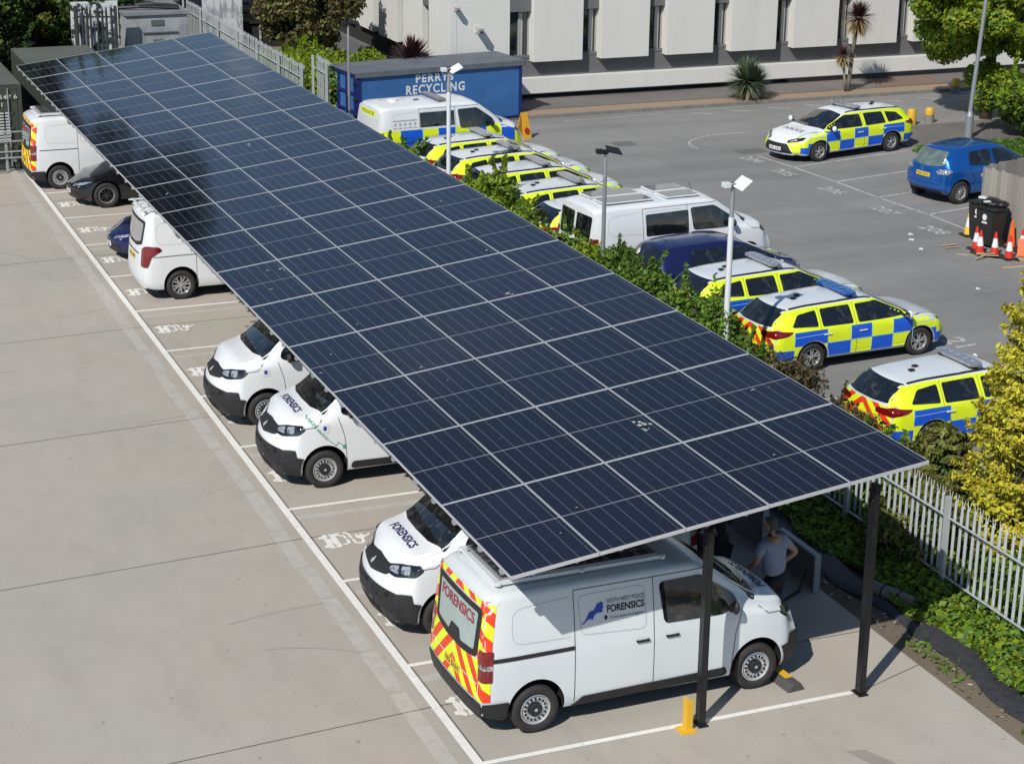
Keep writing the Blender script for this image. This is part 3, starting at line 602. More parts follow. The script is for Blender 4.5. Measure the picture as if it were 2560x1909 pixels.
def estate_car(paint, loc, rz, label, group, police=True, bar='clear', scale=(1, 1, 1), hood_text=False, name='police_car', cat='police car', rail=True, style='alloy'):
    t = thing(name, loc, rz, label, cat, group); t.scale = scale; c = Car(t, EST); EST.mesh(t, paint)
    c.part('windscreen', [GLASS], [([round_poly([(.40, -.56), (1.16, -.70), (1.24, 0), (1.16, .70), (.40, .56), (.35, 0)], .05)], 'T')], .006)
    c.part('rear_window', [GLASS], [([round_poly([(-.60, 1.04), (-.55, 1.36), (.55, 1.36), (.60, 1.04)], .05)], 'B')], .006)
    arches = lambda X: [(X+.40*math.cos(R(a)), .325+.40*math.sin(R(a))) for a in range(180, -1, -15)]
    for ax in 'LR':
        c.part('side_window', [GLASS], [([round_poly([(-.20, .97), (-.20, 1.34), (.34, 1.35), (1.0, 1.04), (1.04, .97)], .05)], ax), ([round_poly([(-1.08, .98), (-1.06, 1.32), (-.34, 1.345), (-.32, .97)], .05)], ax),
            ([round_poly([(-1.80, 1.03), (-1.60, 1.25), (-1.16, 1.31), (-1.18, .99)], .05)], ax)], .014)
    c.part('shut_lines', [SEAM], [(seam_polys(p, .010), ax) for ax in 'LR' for p in ([(-.26, .30), (-.26, 1.38)], [(-.95, .62), (-1.12, .95), (-1.1, 1.36)], [(1.12, .35), (1.08, .95)])]+
        [(seam_polys([(1.22, -.72), (1.9, -.62), (2.2, -.45)], .01)+seam_polys([(1.22, .72), (1.9, .62), (2.2, .45)], .01), 'T')], .011)
    if police:
        al, ains = arch_cut((-1.325, 1.375), .325, .39)
        low = [(-2.30, .34), (1.0, .31), (1.80, .30), (2.16, .34), (2.22, .60), (2.0, .80), (1.1, .93), (-2.1, .95), (-2.3, .9)]
        bx_ = [-1.78, -.98, -.40, .12, .66, 1.16, 1.80]; zz = .62
        def mf(u, v):
            if ains(u, v): return -1
            i_ = sum(u > b for b in bx_); i = 9 if i_ == 7 else i_
            k = (i % 2) ^ (1 if v < zz else 0)
            if i == 0: k = 0 if v > .55 else 1
            if i_ == 7: k = 0 if (v > .5 or u > 2.0) else 1
            return k
        ln = [((b, 0, 0), (1, 0, 0)) for b in bx_]+[((0, zz, 0), (0, 1, 0)), ((0, .55, 0), (0, 1, 0))]+al
        upp = [(-2.26, .93), (-2.02, 1.20), (-1.86, 1.33), (-1.4, 1.375), (-.3, 1.40), (.30, 1.385), (1.0, 1.06), (1.16, .93)]
        edge = [seam_polys([(b, .33 if i not in (0, 1, 6) else .72), (b, .93)], .016) for i, b in enumerate(bx_)]+[seam_polys([(-.95, zz), (1.0, zz)], .014), seam_polys([(-1.78, .82), (-.98, .84)], .012), seam_polys([(1.16, .78), (1.75, .80)], .014)]
        c.part('livery', [Y_HV, B_HV, PALEB], [([low], ax, mf, ln) for ax in 'LR']+[([upp], ax, None, (), 0, .009) for ax in 'LR']+[(e, ax, None, (), 2, .012) for ax in 'LR' for e in edge], .008)
        ch, cl = chevron(.15, 40)
        c.part('rear_chevrons', [R_HV, Y_HV], [([round_poly([(-.84, .44), (-.80, 1.0), (.80, 1.0), (.84, .44)], .04)], 'B', ch, cl)], .004)
        c.part('nose_markings', [Y_HV], [([round_poly([(-.66, .44), (-.70, .62), (-.5, .70), (-.5, .5)], .02)], 'F'), ([round_poly([(.66, .44), (.70, .62), (.5, .70), (.5, .5)], .02)], 'F')], .004)
        bm_ = BARG if bar == 'clear' else BARB
        mb = MB(); pr = round_poly([(-.13, -.56), (.10, -.60), (.17, -.45), (.17, .45), (.10, .60), (-.13, .56)], .08)
        mb.M = Matrix.Translation((-.22, 0, 0)); mb.prism(pr, 1.515, 1.575, 0); mb.M = None
        for y in (-.5, .5): mb.box((-.22, y, 1.485), (.12, .06, .07), 1)
        for y in (-.42, -.22, 0, .22, .42): mb.box((-.22, y, 1.578), (.12, .09, .012), 2)
        mb.build('light_bar', [bm_, BLKP, STEEL if bar == 'clear' else BARB], t, smooth=R(35), bevel=.018)
        for x, y in ((-1.15, .05), (-1.35, -.12)): MB().box((x, y, 1.465), (.11, .09, .035), 0).build('roof_antenna', [BLKP], t, bevel=.008)
        if hood_text: c.text('bonnet_lettering', INK, 'POLICE', .22, 'T', (1.72, 0), off=.006, width=.85)
    if rail: c.part('roof_rail', [BLKP], [(seam_polys([(-1.75, y), (-.6, y*1.06), (.25, y*1.02)], .035), 'T') for y in (-.53, .53)], .022)
    for sd, ax in ((-1, 'L'), (1, 'R')):
        c.part('tail_light', [TAIL], [([round_poly([(-1.34, .84), (-1.32, .94), (-1.0, .98), (-.66, .95), (-.74, .88), (-1.0, .82)], .04)], 'B'+ax)], .014, step=.03)
        c.part('headlight', [GLASS, CLEAR], [([round_poly([(-1.28, .62), (-1.24, .70), (-1.0, .77), (-.72, .81), (-.80, .73), (-1.0, .66)], .03)], 'F'+ax, None, (), 0, .012), ([round_poly([(-1.20, .65), (-1.18, .69), (-1.0, .745), (-.98, .69)], .02)], 'F'+ax, None, (), 1, .016)], step=.03)
    c.part('grille', [BLKP, PAINT_W], [([round_poly([(-.62, .30), (-.44, .60), (.44, .60), (.62, .30)], .04)], 'F'), ([box_poly(-.6, .25, .6, .285)], 'F', None, (), 1)], .01)
    c.part('rear_bumper', [BLKP], [([round_poly([(-.62, .26), (-.66, .38), (.66, .38), (.62, .26)], .03)], 'B')], .01)
    mirror_pair(c, .98, 1.02, paint); handle(c, -.10, .80, paint); handle(c, -.98, .82, paint); add_wheels(c, style, .32, .21)
    plate(c, 'B', .70, 0, True); plate(c, 'F', .42, 0, False)
    return c
def generic_car(B, paint, loc, rz, label, name, cat, kind, style, rim_r=.32, group=None, rear_glass=GLASS):
    t = thing(name, loc, rz, label, cat, group); c = Car(t, B); B.mesh(t, paint)
    if kind == 'hatch':
        c.part('windscreen', [GLASS], [([round_poly([(.42, -.54), (1.18, -.68), (1.26, 0), (1.18, .68), (.42, .54), (.36, 0)], .05)], 'T')], .006)
        c.part('rear_window', [rear_glass], [([round_poly([(-.58, 1.06), (-.50, 1.42), (.50, 1.42), (.58, 1.06), (0, 1.0)], .06)], 'B')], .006)
        for ax in 'LR': c.part('side_window', [GLASS], [([round_poly([(-.10, 1.0), (-.12, 1.40), (.30, 1.40), (.98, 1.06), (1.0, 1.0)], .05)], ax), ([round_poly([(-1.05, 1.05), (-.98, 1.38), (-.22, 1.41), (-.2, 1.0)], .05)], ax)], .008)
        c.part('shut_lines', [HOLE], [(seam_polys(p, .010), ax) for ax in 'LR' for p in ([(-.16, .30), (-.16, 1.42)], [(-.86, .62), (-1.08, .98)], [(1.02, .35), (1.02, .95)])]+[(seam_polys([(-.62, .56), (-.66, .98)], .01)+seam_polys([(.62, .56), (.66, .98)], .01)+seam_polys([(-.62, .56), (.62, .56)], .01), 'B')], .005)
        for sd, ax in ((-1, 'L'), (1, 'R')):
            c.part('tail_light', [TAIL, CLEAR], [([round_poly([(-1.08, .88), (-1.0, .98), (-.72, .97), (-.62, .93), (-.76, .85), (-1.0, .84)], .03)], 'B'+ax, None, (), 1 if paint is PAINT_BLUE else 0)], .014, step=.03)
            c.part('headlight', [CLEAR], [([round_poly([(-1.08, .64), (-1.04, .72), (-.8, .79), (-.56, .80), (-.66, .70)], .03)], 'F'+ax)], .012, step=.03)
        c.part('rear_bumper', [BLKP], [([round_poly([(-.60, .30), (-.62, .40), (.62, .40), (.60, .30)], .03)], 'B')], .01)
        MB().cyl((-1.25, 0, 1.52), (-1.42, 0, 1.62), .008, .005, 6).build('roof_antenna', [BLKP], t)
        plate(c, 'B', .78, 0, True); mirror_pair(c, .92, 1.05, paint); handle(c, -.02, .86, paint)
    else:
        c.part('windscreen', [GLASS], [([round_poly([(.34, -.54), (1.26, -.72), (1.36, 0), (1.26, .72), (.34, .54), (.28, 0)], .05)], 'T')], .006)
        c.part('rear_window', [GLASS], [([round_poly([(-1.1, -.50), (-1.85, -.62), (-1.85, .62), (-1.1, .50)], .05)], 'T')], .006)
        for ax in 'LR': c.part('side_window', [GLASS], [([round_poly([(-.12, .90), (-.12, 1.32), (.28, 1.30), (1.08, .95), (1.1, .90)], .04)], ax), ([round_poly([(-1.35, .93), (-1.0, 1.25), (-.2, 1.33), (-.2, .90)], .04)], ax)], .008)
        c.part('shut_lines', [HOLE], [(seam_polys([(1.38, -.74), (2.0, -.66), (2.26, -.4)], .012)+seam_polys([(1.38, .74), (2.0, .66), (2.26, .4)], .012), 'T')]+[(seam_polys([(1.15, .3), (1.2, .85)], .01), ax) for ax in 'LR'], .005)
        for sd, ax in ((-1, 'L'), (1, 'R')):
            c.part('headlight', [CLEAR], [([round_poly([(-1.38, .54), (-1.34, .60), (-1.0, .67), (-.74, .70), (-1.0, .61)], .02)], 'F'+ax)], .012, step=.03)
            c.part('tail_light', [TAIL], [([box_poly(sd*.3, .80, sd*.84, .86) if sd > 0 else box_poly(-.84, .80, -.3, .86)], 'B')], .012)
        c.part('front_intake', [BLKP], [([round_poly([(-.62, .22), (-.5, .40), (.5, .40), (.62, .22)], .03)], 'F')], .01)
        c.part('badge', [STEEL], [([round_poly([(-.05, .56), (-.04, .61), (.04, .61), (.05, .56)], .02)], 'F')], .012)
        mirror_pair(c, 1.0, .98, paint); handle(c, -.05, .76, paint); plate(c, 'F', .40, 0, False); plate(c, 'B', .55, 0, True)
    add_wheels(c, style, rim_r, .22)
    return c

# ---------------------------------------------------------------- vehicles: placement
PI = math.pi
GV = 'forensics vans parked nose out under the canopy'
# near van, tail towards the viewer
c = van_common('forensics_van', VAN, PAINT_W, (2.62, 1.63, 0), R(1.2), 'white forensics van with chevron tail parked beside the black canopy posts', 'forensics vans with chevron tails')
rear_hatch(c); van_roof_rack(c)
for ax in 'LR': c.part('side_rail', [BLKP], [([box_poly(-2.34, 1.05, -1.14, 1.10)], ax)], .01)
o = c.text('side_lettering', INK, 'FORENSICS', .125, 'L', (-.40, 1.455), bold=.003, width=.54)
c.text('side_lettering', INK, 'SOUTH WEST POLICE', .075, 'L', (-.40, 1.57), width=.54); c.text('side_lettering', INKB, 'Crime Scene Investigation', .055, 'L', (-.38, 1.365), width=.50)
mp = [(-.98, 1.17), (-.93, 1.20), (-.88, 1.26), (-.84, 1.34), (-.80, 1.38), (-.74, 1.385), (-.69, 1.44), (-.66, 1.50), (-.62, 1.505), (-.58, 1.53), (-.54, 1.50), (-.55, 1.45), (-.53, 1.41), (-.57, 1.40), (-.55, 1.36), (-.58, 1.33), (-.66, 1.335), (-.72, 1.30), (-.76, 1.22), (-.80, 1.245), (-.86, 1.23), (-.91, 1.195), (-.93, 1.165)]
mp = [(-1.04+(x+.98)*.72, 1.36+(z-1.17)*.68) for x, z in mp]
c.part('region_map', [INKLB], [([mp], 'L')], .009, step=.2)
c.part('location_pin', [INKB], [([round_poly([(-.69, 1.35), (-.72, 1.40), (-.69, 1.43), (-.66, 1.40)], .03)], 'L')], .009)
c.text('bonnet_lettering', INKB, 'FORENSICS', .17, 'T', (1.98, 0), bold=.004, off=.006, width=.86)
c.part('roof_vent', [BLKP], [([round_poly([(.36, .0), (.36, .12), (.50, .12), (.50, .0)], .02)], 'T')], .01)
# nose-out vans
for k, (loc, lab, txt) in enumerate((((2.43, 4.62, 0), 'white forensics van nose out, nearest of the lettered bonnets', True), ((2.50, 10.78, 0), 'white forensics van with green electric lettering on its wing', True), ((2.36, 14.05, 0), 'plain white van nose out with unlettered bonnet', False))):
    c = van_common('forensics_van' if txt else 'white_van', VAN, PAINT_W2, loc, PI, lab, GV)
    if txt: c.text('bonnet_lettering', INKB, 'FORENSICS', .19, 'T', (1.97, 0), bold=.005, off=.006, width=.92)
    c.part('charge_flap', [PLATE_W, INKLB], [([round_poly(box_poly(1.52, .96, 1.66, 1.10), .02)], 'R'), ([round_poly(box_poly(1.56, 1.0, 1.62, 1.07), .02)], 'R', None, (), 1, .012)], .007)
    if k == 1:
        c.part('green_flash', [INKG], [(seam_polys([(1.54, .84), (1.40, .72), (1.36, .78), (1.28, .72)], .010)+[round_poly(box_poly(1.22, .66, 1.28, .72), .01)], 'R')], .008)
        c.text('wing_lettering', INKG, '100% electric', .085, 'R', (1.72, 1.0), ang=R(-48), width=.46)
# Mercedes style van and far van
c = van_common('white_van', MERC, PAINT_W2, (2.72, 22.95, 0), 0, 'white panel van with kite shaped red tail lamps and alloy wheels', None, 'six', bumper=False)
for ch in list(c.t.children):
    if ch.name.split('.')[0] in ('tail_light',): bpy.data.objects.remove(ch)
for sd, ax in ((-1, 'L'), (1, 'R')):
    c.part('tail_light', [TAIL], [([round_poly([(-1.16, .76), (-1.14, 1.14), (-.98, 1.22), (-.74, 1.19), (-.68, 1.12), (-.86, .98), (-.93, .76)], .04)], 'B'+ax)], .014, step=.03)
c.part('rear_window', [BLKP, GLASS_G], [([round_poly([(-.66, 1.22), (-.70, 1.72), (.70, 1.72), (.66, 1.22), (.3, 1.14), (-.3, 1.14)], .06)], 'B'), ([round_poly([(-.58, 1.28), (-.62, 1.66), (.62, 1.66), (.58, 1.28), (.25, 1.21), (-.25, 1.21)], .05)], 'B', None, (), 1, .013)], .009)
c.part('rear_trim', [BLKP], [(seam_polys([(-.5, 1.0), (.5, 1.0)], .03), 'B')]+[(seam_polys([(-2.1, .98), (-1.1, .99)], .012), ax) for ax in 'LR'], .008)
plate(c, 'B', .88)
mb = MB()
for y in (-.6, -.2, .2, .6): mb.box((-1.0, y, 1.935), (2.6, .05, .03))
for x in (-2.2, -1.4, -.5): mb.box((x, 0, 1.94), (.06, 1.3, .03))
mb.build('roof_rail', [PAINT_W2], c.t, bevel=.006)
c = van_common('forensics_van', VAN, PAINT_W2, (2.22, 34.85, 0), 0, 'white forensics van with chevron tail beside the green containers', 'forensics vans with chevron tails')
rear_hatch(c); van_roof_rack(c)
for ax in 'LR': c.part('side_rail', [BLKP], [([box_poly(-2.2, 1.06, -1.14, 1.075)], ax)], .01)
# dark saloons nose out
generic_car(SED, PAINT_BLK, (2.85, 32.2, 0), PI, 'black saloon nose out with dark five spoke wheels', 'saloon_car', 'car', 'sedan', 'dark', .34, 'dark saloons under the canopy')
generic_car(SED, PAINT_NAVY, (2.78, 26.25, 0), PI, 'navy blue saloon nose out beside the white panel van', 'saloon_car', 'car', 'sedan', 'dark', .34, 'dark saloons under the canopy')
# upper car park
GP = 'police estate cars parked in the row beyond the hedge'
row = [((12.98, 8.62, 0), .05, 'clear', 'police estate nearest the golden conifer with two roof aerials'),
       ((13.30, 13.52, 0), .075, 'blue', 'police estate with solid blue roof light bar'),
       ((12.95, 16.0, 0), .07, 'clear', 'police estate between the dark blue hatchback and the blue light bar estate'),
       ((12.45, 22.85, 0), .07, 'clear', 'police estate mostly hidden behind the plain white crew van'),
       ((12.25, 24.85, 0), .07, 'clear', 'police estate with a leafy shrub at its tail, next beyond the crew van pair'),
       ((12.25, 27.05, 0), .07, 'clear', 'police estate third from the police van along the row'),
       ((12.25, 29.15, 0), .07, 'clear', 'police estate second from the police van along the row'),
       ((12.20, 31.10, 0), .07, 'clear', 'police estate parked directly beside the police van')]
srcs = {}
for i, (loc, rz, bar, lab) in enumerate(row):
    if bar not in srcs:
        srcs[bar] = estate_car(PAINT_W, loc, rz, lab, GP, True, bar).t; srcs[bar].scale = (1, 1, .93)
    else:
        o = dup(srcs[bar]); o.location = loc; o.rotation_euler = (0, 0, rz); o['label'] = lab
c = estate_car(PAINT_W2, (23.95, 31.35, 0), PI+.2, 'police estate parked alone facing the road with lettered bonnet', None, True, 'clear', (1.10, 1.0, 1.0), True); c.t.scale = (1.10, 1, .94)
c = generic_car(HAT, PAINT_NAVY2, (12.85, 18.35, 0), .07, 'dark blue hatchback beside the plain white crew van', 'hatchback_car', 'car', 'hatch', 'multi'); c.t.scale = (1.06, 1, .92)
c = generic_car(HAT, PAINT_BLUE, (24.70, 25.12, 0), .17, 'metallic blue hatchback by the grey timber fence', 'hatchback_car', 'car', 'hatch', 'multi', rear_glass=mat('reflecting_glass', (.12, .16, .15), .08, 0, .5, 4, coat=1))
# crew van
c = van_common('crew_van', VAN, PAINT_W2, (12.80, 20.75, 0), .07, 'plain white crew van with side windows and solar panels on its roof', None, scale=(1.05, 1, .93), bumper=False)
for ax in 'LR': c.part('side_window', [GLASS], [([round_poly([(-1.06, 1.14), (-1.06, 1.66), (.04, 1.68), (.04, 1.14)], .05)], ax)], .005)
c.part('rear_window', [GLASS], [([round_poly([(-.72, 1.08), (-.74, 1.70), (-.05, 1.70), (-.05, 1.08)], .06), round_poly([(.72, 1.08), (.74, 1.70), (.05, 1.70), (.05, 1.08)], .06)], 'B')], .006)
for xx in ((-2.0, -.75), (-.4, .45)):
    for yy in (-.34, .34):
        mb = MB(); mb.box((sum(xx)/2, yy, 1.965), (xx[1]-xx[0], .56, .03), 1); mb.box((sum(xx)/2, yy, 1.983), (xx[1]-xx[0]-.05, .51, .006), 0); mb.build('roof_solar_panel', [mat('pv_grey', (.16, .17, .18), .25, 0, .3, 5, coat=1), PAINT_W2], c.t)
MB().cyl((.66, .1, 1.9), (.56, .1, 2.12), .008, .004, 6).build('roof_antenna', [BLKP], c.t)
# police van
c = van_common('police_van', VAN, PAINT_W2, (11.80, 33.75, 0), .08, 'police van in front of the blue recycling container', None, bumper=False, scale=(1.0, 1, .97))
for ax in 'LR': c.part('side_window', [GLASS], [([box_poly(-1.12, 1.29, -.02, 1.70)], ax)], .006)
bx2 = [-1.75, -1.05, -.55, .0, .45, 1.0, 1.5, 1.95]
arcs = lambda X: [(X+.43*math.cos(R(a)), .34+.43*math.sin(R(a))) for a in range(180, -1, -15)]
al, ains = arch_cut((-1.68, 1.595), .34, .42); low = [(-2.36, .34), (2.1, .34), (2.2, .4), (2.2, .8), (1.9, 1.06), (1.4, 1.22), (-2.36, 1.24)]
c.part('livery', [Y_HV, B_HV, PALEB, BLKP], [([low], ax, lambda u, v: -1 if ains(u, v) else sum(u > b for b in bx2) % 2, [((b, 0, 0), (1, 0, 0)) for b in bx2]+al) for ax in 'LR']+[(seam_polys([(b, .8), (b, 1.23)], .02), ax, None, (), 2, .007) for ax in 'LR' for b in bx2[:6]]+[(seam_polys([(-2.3, .88), (-.3, .88)], .02), ax, None, (), 3, .009) for ax in 'LR'], .004)
mf, ln = chevron(.17, 42)
c.part('rear_markings', [Y_HV, R_HV, PAINT_W], [([box_poly(-.93, .5, .93, 1.05)], 'B', mf, ln), ([box_poly(-.5, 1.62, .5, 1.76)], 'B', None, (), 0, .006), ([round_poly([(-.7, 1.08), (-.7, 1.58), (.7, 1.58), (.7, 1.08)], .1)], 'B', None, (), 2, .007)], .004)
c.text('rear_lettering', INK, 'POLICE', .13, 'B', (0, 1.645), off=.012, width=.85)
c.part('side_notice', [mat('notice_grey', (.35, .38, .42), .6)], [([box_poly(-1.98, 1.50, -1.22, 1.53)]+[box_poly(-1.94+i*.155, 1.38, -1.87+i*.155, 1.45) for i in range(5)]+[box_poly(-1.96+i*.155, 1.30, -1.85+i*.155, 1.325) for i in range(5)], 'L')], .006)
mb = MB(); mb.box((-.30, 0, 1.985), (.26, 1.25, .07), 0)
for y in (-.45, .45): mb.box((-.30, y, 1.94), (.1, .06, .06), 1)
for sx in (-.44, -.16): mb.box((sx, 0, 1.985), (.02, 1.1, .045), 2)
mb.build('light_bar', [mat('lightbar_lid', (.22, .21, .23), .4), BLKP, BARB], c.t, bevel=.012)
MB().cyl((-1.55, .1, 1.93), (-1.55, .1, 1.975), .17, .16, 20).build('roof_vent', [PAINT_W2], c.t, smooth=R(40)); MB().box((-.9, -.1, 1.945), (.16, .05, .03)).build('roof_antenna', [BLKP], c.t)
# ---------------------------------------------------------------- ground and markings
CONC = ground_mat('concrete_yard', [(.385, .370, .322), (.415, .375, .322), (.42, .388, .338)], .85, 1.0, .05)
ASPH = ground_mat('asphalt_lot', [(.205, .205, .198), (.222, .221, .213), (.24, .238, .23)], .9, .8, .09, .3, (.12, 1.6, 1))
SOIL = ground_mat('soil', [(.10, .075, .05), (.13, .10, .07), (.17, .14, .10)], .95, 1.0, .15, .8)
PAVE = ground_mat('paving', [(.12, .115, .11), (.15, .14, .13), (.18, .16, .145)], .9, .6, .06)
GRAV = mat('gravel', (.36, .26, .17), .95, 0, .5, 60, .8, 90, col2=(.26, .19, .13), c2scale=40)
PAINTL = mat('road_paint', (.78, .77, .72), .7, 0, .08, 6, col2=(.60, .58, .53), c2scale=9, c2lo=.60, c2hi=.72)
PAINTW = mat('worn_road_paint', (.46, .45, .43), .8, 0, .25, 5, col2=(.22, .22, .21), c2scale=7, c2lo=.5, c2hi=.66)
JOINT = mat('slab_joint', (.13, .115, .10), .95, 0, .5, 3)
GHOST = mat('ghost_line', (.455, .435, .395), .85, 0, .06, 3, col2=(.425, .395, .35), c2scale=4, c2lo=.5, c2hi=.62)
KERB = mat('kerb_stone', (.20, .19, .17), .9, 0, .2, 4)
MB().rect(-260, -120, 320, 420, -.03).build('ground', [SOIL], kind='structure')
MB().add([(-70, -60, 0), (6.75, -60, 0), (6.75, 36.4, 0), (-70, 36.4, 0)], [(0, 1, 2, 3)]).build('concrete_yard', [CONC], kind='structure')
MB().rect(-70, 36.4, 6.75, 52, -.008).build('container_hardstanding', [ASPH], kind='structure')
MB().rect(10.3, -40, 80, 39.15, 0).build('road', [ASPH], kind='structure')
# yard markings
m = MB(); m.rect(-.075, -5, .045, 36.5, .004)
for y in (.165, 3.05, 6.07, 9.13, 12.28, 15.26, 18.34, 21.41, 24.42, 27.54, 30.51, 33.54, 36.4): m.rect(.045, y-.045, 5.45 if y > 1 else 5.42, y+.045, .004)
m.build('bay_lines', [PAINTL], kind='structure')
m = MB()
for y in (-4.3, 1.75, 7.82, 14.02, 20.15, 26.4, 32.5): m.strip([(-40, y-.28*6), (-5, y-.28), (-.1, y+.05), (6.7, y+.02)], .020, .003)
m.strip([(.062, -6), (.062, 36.4)], .022, .003); m.strip([(-22, -40), (-22, 36)], .02, .003); m.strip([(5.42, .1), (6.75, .55)], .018, .003)
m.build('slab_joints', [JOINT], kind='structure')
m = MB(); rr = random.Random(3); y = -6.0
while y < 36:
    L = rr.uniform(1.1, 2.6); x = -.36+rr.uniform(-.03, .03); m.quad((x-.13, y, .002), (x+.10, y, .002), (x+.10+rr.uniform(-.05, .05), y+L-.06, .002), (x-.13, y+L-.06, .002)); y += L
for y in (2.62, 5.6, 8.72, 11.8, 14.85, 17.9, 20.95, 27.1, 30.1): m.rect(.08, y-.1, 5.2, y+.08, .002)
m.rect(4.2, -2.45, 5.6, -2.15, .002)
m.build('weathered_line_ghosts', [GHOST], kind='structure')
m = MB(); rr = random.Random(14)
for i in range(22):
    x, y = rr.uniform(-14, -.9), rr.uniform(-5, 30); a = rr.uniform(-.4, .5); k = rr.uniform(-.35, .35); L = rr.uniform(.5, 2.4); pts = []
    for j in range(9): t_ = j/8*L; pts.append((x+math.cos(a+k*t_)*t_, y+math.sin(a+k*t_)*t_))
    m.strip(pts, rr.uniform(.012, .05), .0012)
m.build('tyre_marks', [mat('tyre_mark', (.30, .285, .26), .9, 0, .1, 6)], kind='structure')
m = MB()
for i in range(34):
    x, y = (rr.uniform(1.2, 5), rr.choice((.165, 3.05, 6.07, 9.13, 12.28, 15.26, 18.34, 21.41, 24.42, 27.54, 30.51))+rr.uniform(.7, 2.3)) if i < 22 else (rr.uniform(-12, -1), rr.uniform(-4, 30)); s = rr.uniform(.02, .11)
    m.add([(x+math.cos(q)*s*rr.uniform(.6, 1.2), y+math.sin(q)*s*rr.uniform(.6, 1.2), .0016) for q in (0, .7, 1.5, 2.2, 3.1, 3.9, 4.7, 5.5)], [tuple(range(8))])
m.build('oil_spots', [mat('oil_spot', (.17, .155, .14), .6, 0, .2, 9)], kind='structure')
m = MB(); m.quad((4.5, -1.2, .002), (4.75, -1.25, .002), (5.2, -2.3, .002), (4.85, -2.25, .002)); m.build('concrete_patch', [mat('patch', (.30, .27, .235), .9, 0, .1, 4)], kind='structure')
# charging symbol, traced in ground coordinates relative to its bay corner
SYM = [[(275,490),(350,470),(400,420),(500,410),(540,455),(515,480),(530,500),(600,530),(690,640),(680,680),(760,740),(775,775),(690,785),(600,765),(490,770),(455,715),(540,685),(430,530),(290,530)],
 [(530,400),(690,385),(860,345),(885,372),(770,400),(940,405),(1010,420),(1100,500),(1040,520),(960,450),(750,440),(960,710),(940,740),(830,770),(780,720),(800,690),(720,660),(600,520),(640,480),(600,450)],
 [(1040,540),(1120,520),(1190,600),(1180,640),(1000,695),(970,665),(1100,620)], [(920,340),(1060,335),(1150,370),(1240,480),(1200,500),(1180,500),(1080,390),(930,360)],
 [(1200,520),(1270,500),(1350,600),(1480,600),(1500,580),(1460,500),(1350,500),(1280,390),(1330,375),(1380,410),(1440,400),(1430,365),(1470,360),(1560,410),(1640,385),(1650,350),(1720,355),(1700,400),(1630,430),(1600,460),(1540,490),(1590,560),(1580,610),(1500,645),(1350,640),(1280,610)]]
ORG = Vector((-7.979, -20.161, 12.447))
def trace_ground(px, py):   # where a traced outline point of the painted sign lies on the ground
    d = fwd+r2*((px-1280)/4880.72)-u2*((py-954.5)/4880.72); k = -ORG.z/d.z; return (ORG.x+d.x*k, ORG.y+d.y*k)
SYMG = [[trace_ground(770+X*.09025, 1300+Y*.09025) for X, Y in P] for P in SYM]
sx0 = min(p[0] for P in SYMG for p in P); SY0 = 6.07
def poly_face(mb, P, z):
    bm = bmesh.new(); bm.faces.new([bm.verts.new((x, y, 0)) for x, y in P]); bmesh.ops.triangulate(bm, faces=bm.faces[:], ngon_method='EAR_CLIP')
    mb.add([(v.co.x, v.co.y, z) for v in bm.verts], [tuple(v.index for v in f.verts) for f in bm.faces]) if not bm.verts.index_update() else 0; bm.free()
m = MB()
for k in range(12):
    y0 = (.165, 3.05, 6.07, 9.13, 12.28, 15.26, 18.34, 21.41, 24.42, 27.54, 30.51, 33.54)[k]
    for P in SYMG: poly_face(m, [(x, y-SY0+y0) for x, y in P], .0045)
m.build('charging_symbols', [PAINTL], kind='structure')
# car park markings
m = MB(); SLN = [(21.27, 31.53), (21.5, 29.7), (21.68, 27.61), (21.77, 25.51), (21.98, 23.31), (22.0, 21.3), (22.05, 18)]
m.strip(SLN, .09, .004)
for a, b in (((21.5, 29.75), (26.1, 30.7)), ((21.68, 27.61), (26.2, 28.55)), ((21.77, 25.51), (26.3, 26.4)), ((21.98, 23.31), (26.4, 24.2))): m.strip([a, b], .09, .004)
for y in (10.9, 14.7, 17.2, 19.6, 22.0, 24.0, 26.0, 28.1, 30.2, 32.2): m.strip([(10.9, y), (15.4, y+.3)], .09, .004)
for i in range(26):
    a = i/25*PI*.62+PI*.42; p = (22.1+1.9*math.cos(a)*1.1, 33.4+1.5*math.sin(a)); q = (22.1+1.9*math.cos(a+.075)*1.1, 33.4+1.5*math.sin(a+.075)); m.strip([p, q], .07, .004)
for x in range(10): m.strip([(22.5+x*1.5, 38.45), (23.15+x*1.5, 38.1)], .09, .004)
m.strip([(17.8, 38.5), (21.5, 38.6)], .06, .004)
for i, (x, y) in enumerate(((20.75, 31.0), (20.75, 29.05), (20.9, 26.55), (21.0, 23.95), (21.05, 21.65))):
    flat_text(m, ('204', '205', '206', '207', '208')[i], .62, (x-.15, y+.55, 0), (.12, -1, 0), (1, .12, 0), .005, bold=.012)
flat_text(m, '21', .8, (15.75, 13.5, 0), (.1, -1, 0), (1, .1, 0), .005, bold=.015)
m.build('car_park_lines', [PAINTW], kind='structure')
m = MB()
for i in range(5): m.strip([(20.3+i*.28, 19.5-i*.12), (21.2+i*.2, 18.7-i*.3)], .12, .004)
m.strip([(22.0, 17.9), (20.6, 18.0)], .14, .004); m.build('yellow_hatching', [mat('worn_yellow_paint', (.42, .36, .20), .9, 0, .3, 6)], kind='structure')
m = MB(); m.rect(17.8, 34.2, 18.5, 34.8, .0035); m.rect(20.9, 31.9, 21.9, 32.5, .0035); m.rect(14.9, 25.2, 15.6, 25.7, .0035);
m.build('road_patches', [mat('old_tar', (.13, .13, .125), .9, 0, .2, 6)], kind='structure')
